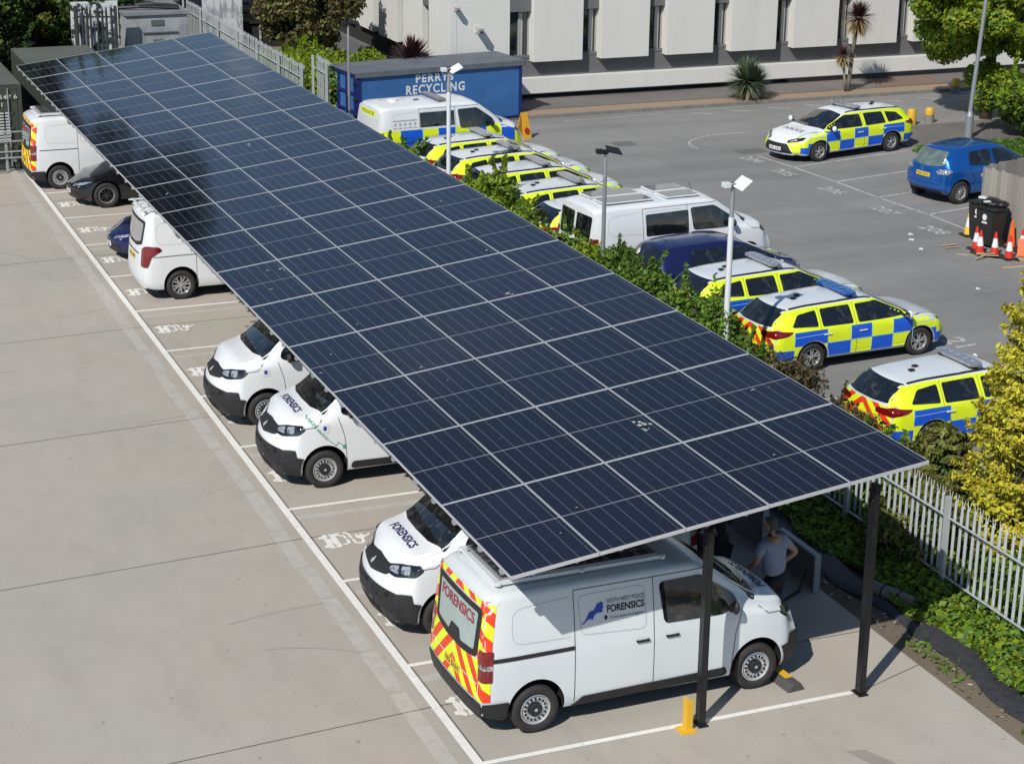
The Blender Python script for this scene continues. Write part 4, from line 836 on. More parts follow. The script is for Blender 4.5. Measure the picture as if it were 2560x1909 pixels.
# paving in front of the block, kerb, gravel, grass verge
m = MB(); m.box2((16.9, 39.15, -.1), (60, 39.32, .11)); m.build('kerb', [KERB], kind='structure')
MB().rect(16.9, 39.32, 60, 40.15, .10).build('gravel_strip', [GRAV], kind='structure')
MB().rect(16.9, 40.15, 60, 42.2, .11).build('pavement', [PAVE], kind='structure')
MB().rect(31.2, 40.3, 34.0, 41.7, .114).build('brick_paving', [mat('brick_pave', (.19, .12, .09), .9, 0, .3, 9)], kind='structure')
m = MB(); m.box2((26.2, 26.5, -.1), (40, 30.6, .06)); m.build('grass_bed', [mat('turf', (.06, .10, .025), .9, 0, .4, 8)], kind='structure')
m = MB(); m.box2((26.4, 31.2, -.1), (40, 34.0, .04)); m.build('footpath', [PAVE], kind='structure')
rg = np.random.default_rng(5); n = 5000
p = np.c_[26.3+rg.random(n)*5, 28.4+rg.random(n)*2.2, .07+rg.random(n)*.05]
link('grass', leaf_mesh('grass', p, .09, None, 5, 1, .2, aspect=3), None, [leafM('grass_blade', (.10, .20, .03))], kind='stuff')
for k, (x, y, s) in enumerate(((7.6, 39.9, 1), )): pass
# yard edge strip: bank soil, torn membrane
MB().rect(6.75, -40, 10.3, 46, -.004).build('planting_strip', [SOIL], kind='structure')
m = MB(); rr = random.Random(9); N = 90; pts = []
for i in range(N):
    y = -9+i*(42)/N; wob = .10*math.sin(y*1.3)+.07*math.sin(y*3.1+1); pts.append((y, wob))
vs = []; 
for (y, wb) in pts:
    for j, (dx, dz) in enumerate(((0, .0), (.10, .06), (.22, .03), (.34, .09), (.46, .02))): vs.append((7.16+dx+wb*.8+rr.uniform(-.015, .015), y, dz+rr.uniform(0, .03)+.012))
fs = [(i*5+j, i*5+j+1, (i+1)*5+j+1, (i+1)*5+j) for i in range(N-1) for j in range(4)]
m.add(vs, fs); m.build('weed_membrane', [mat('membrane', (.035, .036, .040), .55, 0, .4, 9, .5, 30)], smooth=True, label='torn black weed membrane along the edge of the concrete yard', cat='membrane')
n = 70000; yy = np.where(rg.random(n) < .75, -7+rg.random(n)*17, 8+rg.random(n)*29); xx = 7.50+rg.random(n)**1.0*2.6+.10*np.sin(yy*2.3); zz = .04+rg.random(n)**.6*(.12+.30*np.clip(xx-7.6, 0, 1.2))+.10*np.sin(yy*1.7)*np.sin(xx*3)
p = np.c_[xx, yy, np.maximum(zz, .03)]
link('ground_ivy', leaf_mesh('ground_ivy', p, .085, None, 6, 1, 1.2, aspect=1.2, midx=rg.integers(0, 3, n).astype(np.int32)), None, [G_IVY, G_MID, G_BRIGHT], kind='stuff')
n = 1500; yy = -9+rg.random(n)*20; p = np.c_[6.9+rg.random(n)*.5, yy, .02+rg.random(n)*.04]; p = p[(np.sin(yy*1.9)+np.sin(yy*.7+2)) > .7]
link('weeds', leaf_mesh('weeds', p, .06, None, 8, 1, .8), None, [G_IVY], kind='stuff')
n = 900; p = np.c_[6.8+rg.random(n)*1.0, -9+rg.random(n)*20, .012+rg.random(n)*.02]
link('leaf_litter', leaf_mesh('leaf_litter', p, .045, None, 9, .3, 2.0), None, [mat('litter', (.30, .25, .19), .9, island=.6)], kind='stuff')

# ---------------------------------------------------------------- solar canopy
SL = .1222; PWX, PHY = 1.1872, 2.4399; G0 = Vector((.238, -.1758, 2.676)); AX = Vector((math.cos(SL), 0, math.sin(SL))); NZ = Vector((-math.sin(SL), 0, math.cos(SL)))
FRAME = mat('panel_frame', (.66, .67, .68), .35, .4); STEELB = mat('black_steel', (.018, .018, .019), .38, .2, .2, 4); GALV = mat('galvanised', (.42, .44, .46), .45, .5, .15, 5)
def pv_material():
    m = bpy.data.materials.new('pv_cells'); m.use_nodes = True; n = m.node_tree; L = n.links; b = n.nodes['Principled BSDF']
    b.inputs['Roughness'].default_value = .09; b.inputs['IOR'].default_value = 1.45; b.inputs['Specular IOR Level'].default_value = .5
    tc = n.nodes.new('ShaderNodeTexCoord'); sp = n.nodes.new('ShaderNodeSeparateXYZ'); L.new(tc.outputs['Object'], sp.inputs[0])
    def line(src, pitch, w, off=0.0):   # 1 on a thin line every pitch
        a = n.nodes.new('ShaderNodeMath'); a.operation = 'ADD'; a.inputs[1].default_value = off+pitch*100; L.new(src, a.inputs[0])
        d = n.nodes.new('ShaderNodeMath'); d.operation = 'MODULO'; d.inputs[1].default_value = pitch; L.new(a.outputs[0], d.inputs[0])
        c = n.nodes.new('ShaderNodeMath'); c.operation = 'LESS_THAN'; c.inputs[1].default_value = w; L.new(d.outputs[0], c.inputs[0]); return c.outputs[0]
    def cmix(base, f, col):
        x = n.nodes.new('ShaderNodeMix'); x.data_type = 'RGBA'; L.new(f, x.inputs[0]); x.inputs[7].default_value = (*col, 1)
        if isinstance(base, tuple): x.inputs[6].default_value = (*base, 1)
        else: L.new(base, x.inputs[6])
        return x.outputs[2]
    oi = n.nodes.new('ShaderNodeObjectInfo'); hs = n.nodes.new('ShaderNodeHueSaturation'); hs.inputs['Color'].default_value = (.0085, .0100, .0185, 1)
    mr = n.nodes.new('ShaderNodeMapRange'); mr.inputs[3].default_value = .75; mr.inputs[4].default_value = 1.3; L.new(oi.outputs['Random'], mr.inputs[0]); L.new(mr.outputs[0], hs.inputs['Value'])
    c = cmix(hs.outputs[0], line(sp.outputs['Y'], .0960, .006), (.030, .033, .048))
    c = cmix(c, line(sp.outputs['X'], .1855, .0075, .004), (.14, .145, .165))
    nz = n.nodes.new('ShaderNodeTexNoise'); nz.inputs['Scale'].default_value = 1.6; nz.inputs['Detail'].default_value = 5; L.new(tc.outputs['Object'], nz.inputs['Vector'])
    r = n.nodes.new('ShaderNodeMapRange'); r.inputs[1].default_value = .3; r.inputs[2].default_value = .8; r.inputs[3].default_value = .05; r.inputs[4].default_value = .16; L.new(nz.outputs[0], r.inputs[0]); L.new(r.outputs[0], b.inputs['Roughness'])
    L.new(c, b.inputs['Base Color']); return m
PV = pv_material()
mb = MB(); fw = .019; fx = .0075; gx, gy = .012, .008; X1, Y1 = PWX-gx, PHY-gy
mb.box2((0+gx/2+fx, gy/2+fw, -.006), (X1-fx+gx/2, Y1-fw+gy/2, .0), 0)
mb.box2((gx/2, gy/2, -.04), (X1+gx/2, gy/2+fw, .004), 1); mb.box2((gx/2, Y1-fw+gy/2, -.04), (X1+gx/2, Y1+gy/2, .004), 1)
mb.box2((gx/2, gy/2+fw, -.04), (gx/2+fx, Y1-fw+gy/2, .004), 1); mb.box2((X1-fx+gx/2, gy/2+fw, -.04), (X1+gx/2, Y1-fw+gy/2, .004), 1)
mb.box2((gx/2+fx, PHY/2-.008, 0), (X1-fx+gx/2, PHY/2+.008, .002), 2)
canopy = thing('solar_canopy', (0, 0, 0), 0, 'long car park canopy roofed with blue solar panels on black steel posts', 'solar canopy')
pm = mb.build('solar_panel', [PV, FRAME, mat('pv_midline', (.26, .27, .29), .4)]); pmesh = pm.data; bpy.data.objects.remove(pm)
rotp = Matrix((AX, Vector((0, 1, 0)), NZ)).transposed().to_4x4()
rt_ = random.Random(8)
for i in range(5):
    for j in range(16):
        o = bpy.data.objects.new('solar_panel', pmesh); COL.objects.link(o); o.parent = canopy
        tx = rt_.gauss(0, .0012); ty = rt_.gauss(0, .0012)
        o.matrix_local = Matrix.Translation(G0+AX*(i*PWX)+Vector((0, j*PHY, -.5*abs(tx)*0))) @ rotp @ Matrix.Translation((PWX/2, PHY/2, 0)) @ Matrix.Rotation(tx, 4, 'X') @ Matrix.Rotation(ty, 4, 'Y') @ Matrix.Translation((-PWX/2, -PHY/2, 0))
mb = MB(); rd = random.Random(11)
for k in range(70):
    u, v = rd.uniform(.1, 5.8), rd.uniform(.2, 38.6)**1.0; s = rd.uniform(.006, .022); p = G0+AX*u+Vector((0, v, 0))+NZ*.006
    e = rd.uniform(1, 2.6); a = rd.uniform(0, 3.1); A = (AX*math.cos(a)+Vector((0, math.sin(a), 0)))*s*e; B = (AX*-math.sin(a)+Vector((0, math.cos(a), 0)))*s*.6
    mb.add([p-A, p-B-A*.3, p+A*.7-B, p+A, p+B*1.1, p-A*.4+B], [(0, 1, 2, 3, 4, 5)])
for (u, v, s) in ((3.4, 3.35, .09), (3.35, 3.15, .05), (4.0, 9.9, .06), (1.1, 14, .05), (.5, 21, .04), (3.1, 24, .06)):
    for q in range(7):
        p = G0+AX*(u+rd.uniform(-s, s))+Vector((0, v+rd.uniform(-s, s)*1.6, 0))+NZ*.007; r = s*rd.uniform(.15, .4); mb.add([p+AX*r*math.cos(a)+Vector((0, r*math.sin(a)*1.5, 0)) for a in (0, 1, 2.2, 3.1, 4.3, 5.4)], [(0, 1, 2, 3, 4, 5)])
mb.build('bird_droppings', [mat('droppings', (.42, .43, .44), .9)], canopy, label='pale bird droppings on the dark panels')
def roofz(x): return G0.z+(x-G0.x)*math.tan(SL)
for yb in (.107, 6.3, 12.5, 18.7, 24.9, 31.1, 37.3):
    for xp in (3.08, 5.52):
        h = roofz(xp)-.26; mb = MB(); mb.box2((xp-.045, yb-.065, 0), (xp+.045, yb+.065, h), 0); mb.box((xp, yb, .01), (.15, .22, .02), 0)
        for z in (.12, h-.12, h-.22):
            for yy in (-.04, .04): mb.cyl((xp-.045, yb+yy, z), (xp-.058, yb+yy, z), .014, .014, 6, 1)
        mb.build('post', [STEELB, GALV], canopy, bevel=.006)
    mb = MB(); a = Vector((2.95, yb+.16, roofz(2.95)-.14)); b = Vector((5.75, yb+.16, roofz(5.75)-.14)); d = (b-a).length
    mb.box((a+b)/2, (d, .10, .13), 0, ry=-SL); mb.build('rafter', [STEELB], canopy)
for u in (.32, .9, 1.5, 2.1, 2.7, 3.25, 3.85, 4.45, 5.0, 5.6):
    mb = MB(); p = G0+AX*u-NZ*.062; mb.box((p.x, p.y+PHY*8, p.z), (.04, PHY*16-.1, .04), 0, ry=-SL); mb.build('purlin', [GALV], canopy)
cm = None
for j in range(16):
    for f in (.12, .42, .8):
        p = G0+Vector((0, (j+f)*PHY, 0))-NZ*.045-AX*.004
        if cm is None: cm = MB().box((0, 0, 0), (.05, .07, .05), 0, ry=-SL).build('edge_clamp', [GALV], canopy)
        else: q = cm.copy(); COL.objects.link(q); q.parent = canopy; cm_ = q
        (cm if j == 0 and f == .12 else q).location = p

# ---------------------------------------------------------------- office block
WR = mat('white_render', (.655, .65, .615), .8, 0, .05, .8, .1, 60, col2=(.59, .58, .545), c2scale=1.6, c2lo=.52, c2hi=.78, stretch=(1.6, 1.6, .3))
GR = mat('grey_render', (.135, .135, .14), .8, 0, .08, 2); DKR = mat('dark_recess', (.02, .02, .02), .9); WGL = mat('window_glass', (.02, .025, .025), .06, 0, .5, 2, coat=1); WFR = mat('window_frame', (.36, .36, .35), .5)
BRK = mat('grey_brick', (.11, .105, .10), .9, 0, .4, 18)
bld = thing('office_block', (15.34, 42.0, 0), 0, 'white panelled office block with narrow windows and dark plinth', 'building')
H = 8.6; m = MB()
m.box2((0, .3, .9), (34, 18, H), 0); m.box2((0, .12, .3), (34, .3, 1.6), 0); m.build('wall', [GR], bld)
m = MB(); m.box2((0.15, .36, 0), (34, 18, .9)); m.build('plinth', [DKR], bld)
m = MB(); m.box2((0, -.02, 1.0), (1.93, .3, H)); m.build('blank_wall', [WR], bld)
m = MB(); m.box2((2.3, -.10, .30), (34, .30, .86)); m.build('lower_band', [WR], bld, bevel=.02)
m = MB(); m.box2((13, .05, 0), (34, .35, .34)); m.build('brick_base', [BRK], bld)
m = MB()
for z in (.10, .20): m.box2((2, .2, z), (13, .30, z+.045))
m.build('plinth_vents', [mat('vent_metal', (.06, .06, .06), .6)], bld)
for k in range(-0, 12):
    x = 18.07+2.55*k-15.34; mm = MB(); mm.box2((x, -.22, 1.42), (x+1.86, .30, H), 0)
    for z in (4.55,): mm.box2((x-.001, -.223, z), (x+1.861, -.21, z+.012), 1)
    mm.build('facade_panel', [WR, GR], bld, bevel=.015)
for k in range(0, 13):
    x = 17.27+2.55*k-15.34+(.0 if k == 0 else .10); x1_ = 18.07+2.55*k-15.34
    for (za, zb_) in ((1.62, 3.08), (4.1, 5.6), (6.5, 8)):
        mm = MB(); mm.box2((x, .24, za), (x1_, .29, zb_), 0)
        for xx in (x+.02, x+.40, x1_-.05): mm.box2((xx, .18, za), (xx+.05, .26, zb_), 1)
        mm.box2((x+.46, .20, za), (x+.56, .28, zb_), 1); mm.box2((x-.0, .10, za-.10), (x1_, .28, za), 2)
        mm.build('window', [WGL, WFR, GR], bld)
    mm = MB(); mm.box2((x, .0, 3.12), (x1_, .29, 4.0), 0); mm.build('spandrel', [GR], bld, bevel=.01)
# flank wall going away from the road
m = MB(); m.box2((-.02, .3, .7), (0.0, 26, 1.42), 0); m.build('flank_recess', [DKR], bld)
m = MB(); m.box2((-.30, 3, 0), (-.02, 26, .70)); m.build('flank_ledge', [GR], bld)
for k in range(9):
    y = -.02+2.75*k; mm = MB(); mm.box2((-.28, y, 1.40), (.0, y+2.05, H)); mm.build('facade_panel', [WR], bld, bevel=.015)
    mm = MB(); mm.box2((-.05, y+2.07, 1.6), (-.02, y+2.73, 3.1)); mm.build('window', [WGL], bld)
    mm = MB(); mm.box2((-.25, y+2.07, 3.15), (-.02, y+2.73, 4.0)); mm.build('spandrel', [GR], bld)
m = MB(); m.box2((-.1, .1, H), (34, 18, H+.3)); m.build('roof', [GR], bld)
m = MB(); m.cyl((18.9, .15, 0), (18.9, .15, .45), .06, .06, 8); m.cyl((18.9, .15, .45), (18.7, -.0, .5), .06, .06, 8); m.build('overflow_pipe', [WFR], bld)
def cctv(loc, label, s=1.0):
    t = thing('security_camera', loc, 0, label, 'camera', 'security cameras on the white wall')
    m = MB(); m.box((0, .02, 0), (.18*s, .06, .20*s), 0); m.cyl((0, 0, 0), (-.02, -.16*s, .03), .035, .03, 8, 0); m.build('bracket', [PAINT_W2], t)
    m = MB(); m.box((-.05, -.22*s, .02), (.17*s, .28*s, .17*s), 0, rx=.25); m.cyl((-.05, -.35*s, -.03), (-.05, -.38*s, -.04), .055*s, .055*s, 12, 1); m.build('camera_housing', [mat('camera_grey', (.42, .42, .40), .5), BLKP], t, bevel=.02)
cctv((16.1, 41.96, 2.62), 'grey security camera on the blank white wall above the blue container', 1.2)
cctv((15.30, 41.96, 3.35), 'dark bracketed security camera at the corner of the white block', .9)

# ---------------------------------------------------------------- blue recycling container
CB = mat('container_blue', (.038, .14, .36), .5, 0, .10, 1.2, col2=(.055, .165, .38), c2scale=1.3, c2lo=.45, c2hi=.7); CBD = mat('container_blue_dark', (.008, .018, .13), .6, 0, .1, 2); CRO = mat('container_roof', (.115, .13, .15), .8, 0, .25, 1.6, .2, 20)
a0 = math.atan2(.745, 6.0); ct = thing('recycling_container', (10.80, 38.97, 0), a0, 'blue recycling container with white lettering and flat grey roof', 'container')
L_, D_, Hc = 6.05, 1.98, 1.86
m = MB(); m.box2((.06, .02, .06), (L_-.02, D_, Hc-.05), 0); m.build('body', [CB], ct)
m = MB()
for x in (0, L_-.1): m.box2((x, -.02, 0), (x+.10 if x else .14, .06, Hc-.03), 0)
m.box2((.14, -.02, Hc-.14), (L_-.1, .05, Hc-.031), 0); m.box2((.14, -.02, 0), (L_-.1, .05, .06), 0); m.build('frame', [CBD], ct)
m = MB(); m.box2((-.06, -.04, Hc-.03), (L_+.10, D_+.08, Hc+.02), 0)
m.box2((-.06, -.06, Hc-.15), (L_+.10, -.035, Hc+.024), 0); m.box2((L_+.10, -.06, Hc-.14), (L_+.13, D_+.08, Hc+.021), 0)
m.build('roof', [CRO], ct, bevel=.012)
m = MB()
for j in range(4):
    y = .04+j*(D_-.12)/3; m.box2((-.05, y, .0), (.05, y+.07, Hc-.04), 0)
for k in range(4): z = .02+k*(Hc-.14)/3; m.box2((-.045, .11, z), (.05, D_-.03, z+.07), 0)
for z in (.5, 1.0, 1.5): m.box2((-.08, -.04, z), (-.0, .10, z+.06), 1)
m.build('door_frame', [CBD, BLKP], ct)
m = MB(); m.box2((.02, .05, .05), (.055, D_-.02, Hc-.06)); m.build('door', [CB], ct)
m = MB(); u0 = Vector((1, 0, 0)); 
flat_text(m, 'PERRYS', .35, (2.12, .02, 1.42), (1, 0, 0), (0, 0, 1), .006, 0, .012, width=1.37, spacing=1.2)
flat_text(m, 'RECYCLING', .40, (1.77, .02, 1.055), (1, 0, 0), (0, 0, 1), .006, 0, .012, width=2.14, spacing=1.2)
m.build('lettering', [PAINT_W2], ct)

# ---------------------------------------------------------------- green shipping containers, barrier, kiosk, screens
GC = mat('container_green', (.050, .062, .048), .6, 0, .12, 2); GCR = mat('container_green_roof', (.105, .118, .10), .7, 0, .12, .9, .1, 10)
def green_container(x0, x1, y0, y1, h, label, doors=True):
    t = thing('shipping_container', (x0, y0, 0), 0, label, 'container', 'green shipping containers beyond the yard')
    W, D = x1-x0, y1-y0; m = MB(); m.box2((.04, .04, .08), (W-.04, D-.04, h-.03), 0)
    n = int(D/.28)
    for i in range(n):
        y = .15+i*.28
        for x in (0, W-.04): m.box2((x, y, .16), (x+.04, y+.14, h-.14), 0)
    m.build('body', [GC], t); m = MB()
    for x in (0, W-.12):
        for y in (0, D-.12): m.box2((x-.002, y-.002, .0), (x+.122, y+.122, h-.006), 0)
    for y in (0, D-.1): m.box2((.12, y, h-.14), (W-.12, y+.1, h-.012), 0); m.box2((.12, y, .02), (W-.12, y+.1, .14), 0)
    m.build('frame', [GC], t); m = MB(); m.box2((.0, .0, h-.03), (W, D, h), 0); m.build('roof', [GCR], t)
    for k in (0, 1):
        xa = .14+k*(W-.24)/2; xb = xa+(W-.30)/2; m = MB(); m.box2((xa, -.005, .15), (xb, .05, h-.15), 0)
        for z in np.linspace(.3, h-.45, 5): m.box2((xa+.12, -.03, float(z)), (xb-.12, -.004, float(z)+.10), 0)
        m.build('door', [GC], t, bevel=.008)
        m = MB()
        for f in (.25, .75): x = xa+(xb-xa)*f; m.cyl((x, -.055, .1), (x, -.055, h-.1), .018, .018, 8, 0); m.box((x, -.06, 1.05), (.05, .05, .18), 0)
        m.build('locking_bar', [GALV], t)
    return t, W
t, W = green_container(-2.36, .07, 37.0, 43.1, 2.46, 'green shipping container nearest the yard corner with stencilled numbers')
m = MB(); flat_text(m, '245147 6', .17, (W-.98, -.034, 2.05), (1, 0, 0), (0, 0, 1), .004, 0, .003, width=.85); flat_text(m, '22G1', .17, (W-.98, -.034, 1.83), (1, 0, 0), (0, 0, 1), .004, 0, .003, width=.42)
for i in range(10):
    for j in range(3): m.box2((W-.90+j*.2, -.04, 1.62-i*.085), (W-.90+j*.2+.15, -.035, 1.62-i*.085+.045))
m.box2((W-.42, -.04, .22), (W-.26, -.034, .32)); m.build('stencil', [mat('stencil_white', (.55, .56, .54), .7)], t)
green_container(.80, 3.24, 37.3, 43.9, 2.40, 'green shipping container with pale roof behind the far end of the canopy')
t = thing('barrier', (0, 36.55, 0), 0, 'galvanised four rail barrier in front of the green container', 'barrier')
for z in (1.17, .90, .60, .42): m = MB(); m.cyl((-6, 0, z), (.05, 0, z), .024, .024, 8); m.build('rail', [GALV], t)
for x in (-.52, -2.4, -4.3): m = MB(); m.box((x, .06, .6), (.07, .07, 1.2)); m.build('post', [GALV], t)
# grey kiosk
KG = mat('kiosk_grey', (.34, .36, .37), .6, 0, .1, 1.5, col2=(.25, .27, .28), c2scale=1.1, c2lo=.5, c2hi=.62)
t = thing('metal_kiosk', (4.95, 46.0, 0), 0, 'grey steel plant cabin with boarded hatch behind the canopy', 'cabin')
m = MB(); m.box2((0, 0, 0), (2.1, 2.6, 2.98)); m.build('body', [KG], t, bevel=.01)
m = MB(); m.box2((-.06, -.08, 2.98), (2.16, 2.66, 3.08)); m.build('roof', [mat('kiosk_roof', (.22, .23, .24), .7, 0, .2, 2)], t)
m = MB(); m.box2((.85, -.03, 2.62), (1.28, .0, 2.80)); m.box2((.55, -.05, 2.36), (1.75, .0, 2.40)); m.box2((.9, -.04, 1.9), (1.25, 0, 2.15)); m.build('hatch', [mat('kiosk_dark', (.10, .11, .11), .7)], t)
m = MB(); m.tube([(-.4, 1.0, 3.12), (.6, .5, 3.2), (1.9, .3, 3.14)], .06, 8); m.tube([(.1, 1.6, 3.12), (1.2, 1.1, 3.2), (2.0, .9, 3.14)], .05, 8); m.build('roof_pipe', [BLKP], t)
def palisade(name, pts, h, label, mat_, z0=0.0, pitch=.155, post=2.75, lean=0.0, group=None, cat='fence'):
    t = thing(name, (pts[0][0], pts[0][1], z0), 0, label, cat, group); O = Vector((pts[0][0], pts[0][1], 0)); pm = MB(); rails = MB(); posts = []
    for a, b in zip(pts, pts[1:]):
        a = Vector((a[0], a[1], 0))-O; b = Vector((b[0], b[1], 0))-O; d = b-a; L = d.length; d /= L; nn = Vector((d.y, -d.x, 0)); n = int(L/pitch); rd = random.Random(5)
        ang = math.atan2(d.y, d.x); e = Vector((1, 0, 0)); c_ = Vector((0, -.05, 0)); w_ = .038; one = MB(); q = []
        for (z, k) in ((.06, 1), (h-.30, 1), (h-.12, .8)):
            for s in (-1, 0, 1): q.append(e*(s*w_*k)+c_*(1 if s == 0 else .62)+Vector((0, 0, z)))
        one.add(q, [(0, 1, 4, 3), (1, 2, 5, 4), (3, 4, 7, 6), (4, 5, 8, 7)], 0)
        for s in (-1, 0, 1): one.cyl(e*(s*w_*.5)+c_*.85+Vector((0, 0, h-.13)), e*(s*.038)+c_*(1.5 if s == 0 else .8)+Vector((0, 0, h+(.015 if s else -.02))), .011, .004, 4, 0)
        first = None
        for i in range(n):
            p = a+d*(i*pitch+.05); Mx = Matrix.Translation(p) @ Matrix.Rotation(ang, 4, 'Z') @ Matrix.Rotation(rd.uniform(-.012, .012), 4, 'Y') @ Matrix.Scale(1+rd.uniform(-.012, .012), 4, Vector((0, 0, 1)))
            if i < 100:
                if first is None: first = one.build('pale', [mat_], t); o_ = first
                else: o_ = first.copy(); COL.objects.link(o_); o_.parent = t
                o_.matrix_local = Mx
            else:
                pm.M = Mx; pm.add(one.v, one.f, 0); pm.M = None
        for z in (.32, h-.42): rails.add([a+Vector((0, 0, z)), b+Vector((0, 0, z)), b+Vector((0, 0, z+.05)), a+Vector((0, 0, z+.05))], [(0, 1, 2, 3)]); rails.add([a+Vector((0, 0, z+.05)), b+Vector((0, 0, z+.05)), b+Vector((0, 0, z+.05))-nn*.05, a+Vector((0, 0, z+.05))-nn*.05], [(0, 1, 2, 3)])
        k = 0.0
        while k <= L+.01:
            p = a+d*k-nn*.05; m = MB(); m.box((p.x, p.y, h*.5-.02), (.055, .10, h-.04), 0, rz=math.atan2(d.y, d.x)+PI/2); posts.append(m); k += post
    if pm.v: pm.build('far_pales', [mat_], t, kind='stuff')
    rails.build('rail', [mat_], t)
    for m in posts: m.build('post', [mat_], t)
    return t
PALG = mat('palisade_steel', (.50, .54, .55), .5, .3, .12, 2)
palisade('palisade_fence', [(8.32, -3.2), (8.32, 15.4)], 1.68, 'grey steel palisade fence with splayed tips beside the near yard edge', PALG, .02, .158, 2.75, group='palisade fences behind the canopy')
palisade('palisade_fence', [(8.32, 36.4), (8.32, 52)], 2.3, 'far grey palisade fence running past the end of the canopy', PALG, .35, .16, 2.6, group='palisade fences behind the canopy')
palisade('palisade_gate', [(8.25, 33.6), (8.32, 35.2)], 2.9, 'short raised panel of pale palisade near the far canopy corner', PALG, .3, .15, 1.6, cat='gate')
palisade('palisade_screen', [(3.1, 45.0), (4.4, 44.6)], 3.55, 'tall dark barred screen left of the grey cabin', mat('palisade_dark', (.03, .032, .032), .6, 0, .3, 5), 0, .16, 1.3, cat='gate')
t = thing('sun_dapple_board', (3.1, 45.25, 0), 0, 'added board with sunlit dapple painted on it behind the dark palisade screen', 'board'); m = MB(); m.box2((-.1, 0, 0), (1.45, .08, 3.6)); m.build('board', [mat('painted_sun_dapple', (.62, .66, .66), .7, 0, .1, 3, col2=(.03, .035, .03), c2scale=3.2, c2lo=.50, c2hi=.55)], t)  # added backing board; bright sun dapple and dark gaps are painted into its colour
t = thing('white_wall_panel', (8.55, 50, 0), 0, 'dappled white board wall standing behind the far fence', 'wall')
m = MB(); m.box2((0, 0, .4), (1.45, .18, 4.6)); m.build('board', [mat('white_board', (.62, .63, .64), .7, 0, .1, 2, col2=(.30, .32, .36), c2scale=2.2, c2lo=.5, c2hi=.6, stretch=(1.5, 1, .5))], t)
t = thing('timber_steps', (9.9, 50.5, 0), 0, 'brown timber steps with railings between the white wall and bronze bush', 'steps')
for k in range(7): m = MB(); m.box2((0, k*.28, 1.9+k*.17), (1.6, k*.28+.30, 1.97+k*.17)); m.build('tread', [mat('timber', (.16, .11, .06), .8, 0, .3, 5)], t)
m = MB(); m.box2((.0, -.15, 1.0), (1.7, -.1, 1.9)); m.build('riser_wall', [DKR], t)
for x in (.05, .8, 1.55): m = MB(); m.box2((x, -.2, 1.3), (x+.06, -.14, 2.75)); m.build('rail_post', [mat('rail_white', (.5, .5, .5), .6)], t)
for z in (1.9, 2.25, 2.6): m = MB(); m.box2((-.1, -.24, z), (1.9, -.2, z+.07)); m.build('rail', [DKR], t)

# ---------------------------------------------------------------- lamp posts
def lamp(x, y, h, white, label, head=.0, s=1.0, double=False):
    M_ = PAINT_W2 if white else mat('lamp_grey', (.30, .32, .34), .5, .4); t = thing('lamp_post', (x, y, 0), 0, label, 'lamp post', 'lamp posts along the hedge')
    m = MB(); m.cyl((0, 0, 0), (0, 0, h*.86), .062 if white else .05, .055 if white else .042, 12, 0); m.cyl((0, 0, h*.86), (0, 0, h), .045 if white else .035, .04 if white else .03, 10, 1); m.build('pole', [M_, GALV], t, smooth=R(40))
    m = MB(); m.box((0, 0, h+.02), (.10, .10, .10), 1); m.box((.16, -.06, h+.06), (.34, .26, .035), 0, rz=head, ry=-.45 if white else .25, rx=.35); m.box((-.14, .0, h+.04), (.14, .16, .10), 0 if white else 1)
    m.build('floodlight', [PAINT_W2 if white else BLKP, BLKP], t, bevel=.008); return t
lamp(9.5, 35.6, 3.95, False, 'thin grey lamp post in front of the container door end')
lamp(9.5, 27.0, 3.95, True, 'white lamp post in front of the police estates, nearest the container lettering')
lamp(9.5, 17.3, 3.75, False, 'grey lamp post with dark lamp head in front of the crew van')
lamp(9.5, 11.6, 4.25, True, 'white ivy clad lamp post between the dark hatchback and near police estates', .4)
t = thing('street_lamp', (29.0, 31.65, 0), 0, 'tall tapering street lamp beside the leafy tree', 'street lamp')
m = MB(); m.cyl((0, 0, 0), (0, 0, .75), .13, .13, 14); m.cyl((0, 0, .75), (0, 0, .9), .13, .075, 14); m.cyl((0, 0, .9), (.45, 0, 8.0), .075, .045, 12); m.build('pole', [mat('lamp_grey', (.30, .32, .34), .5, .4)], t, smooth=R(40))
m = MB(); m.box((.75, 0, 8.02), (.7, .22, .12)); m.build('lamp_head', [GALV], t, bevel=.03)

# ---------------------------------------------------------------- bollards, sign, bins, cones, timber fence
BY = mat('bollard_yellow', (.62, .38, .03), .5, 0, .1, 3); CG = mat('weathered_concrete', (.22, .20, .18), .9, 0, .2, 5); YR = mat('guard_yellow', (.72, .42, .03), .5)
def bollard(x, y, h, full, label):
    t = thing('bollard', (x, y, 0), 0, label, 'bollard', 'yellow topped bollards by the tree')
    if not full: m = MB(); m.cyl((0, 0, 0), (0, 0, h*.55), .165, .14, 12); m.build('base', [CG], t, smooth=R(40))
    m = MB(); z0 = 0 if full else h*.5; m.lathe([(.155, z0), (.155, h*.85), (.12, h*.96), (.0005, h)], n=16); m.build('cap', [BY], t, smooth=R(40))
bollard(28.55, 34.25, .55, True, 'all yellow bollard just behind the lone police estate'); bollard(29.35, 34.4, .52, False, 'concrete bollard with yellow dome out on the tarmac'); bollard(33.4, 38.85, .55, False, 'concrete bollard with yellow top at the pavement kerb')
t = thing('post_guard', (2.90, .07, 0), 0, 'yellow steel guard at the foot of the near black post', 'post guard')
m = MB(); m.box2((-.08, -.08, 0), (.01, -.068, .46)); m.box2((-.08, -.068, 0), (-.068, .05, .46)); m.build('guard_plate', [YR], t, bevel=.004)
m = MB(); m.box2((-.18, -.16, 0), (.04, .06, .02)); m.build('foot_plate', [YR], t)
t = thing('kerb_stop', (4.72, .82, 0), R(4), 'black and yellow rubber wheel stop under the near van', 'wheel stop')
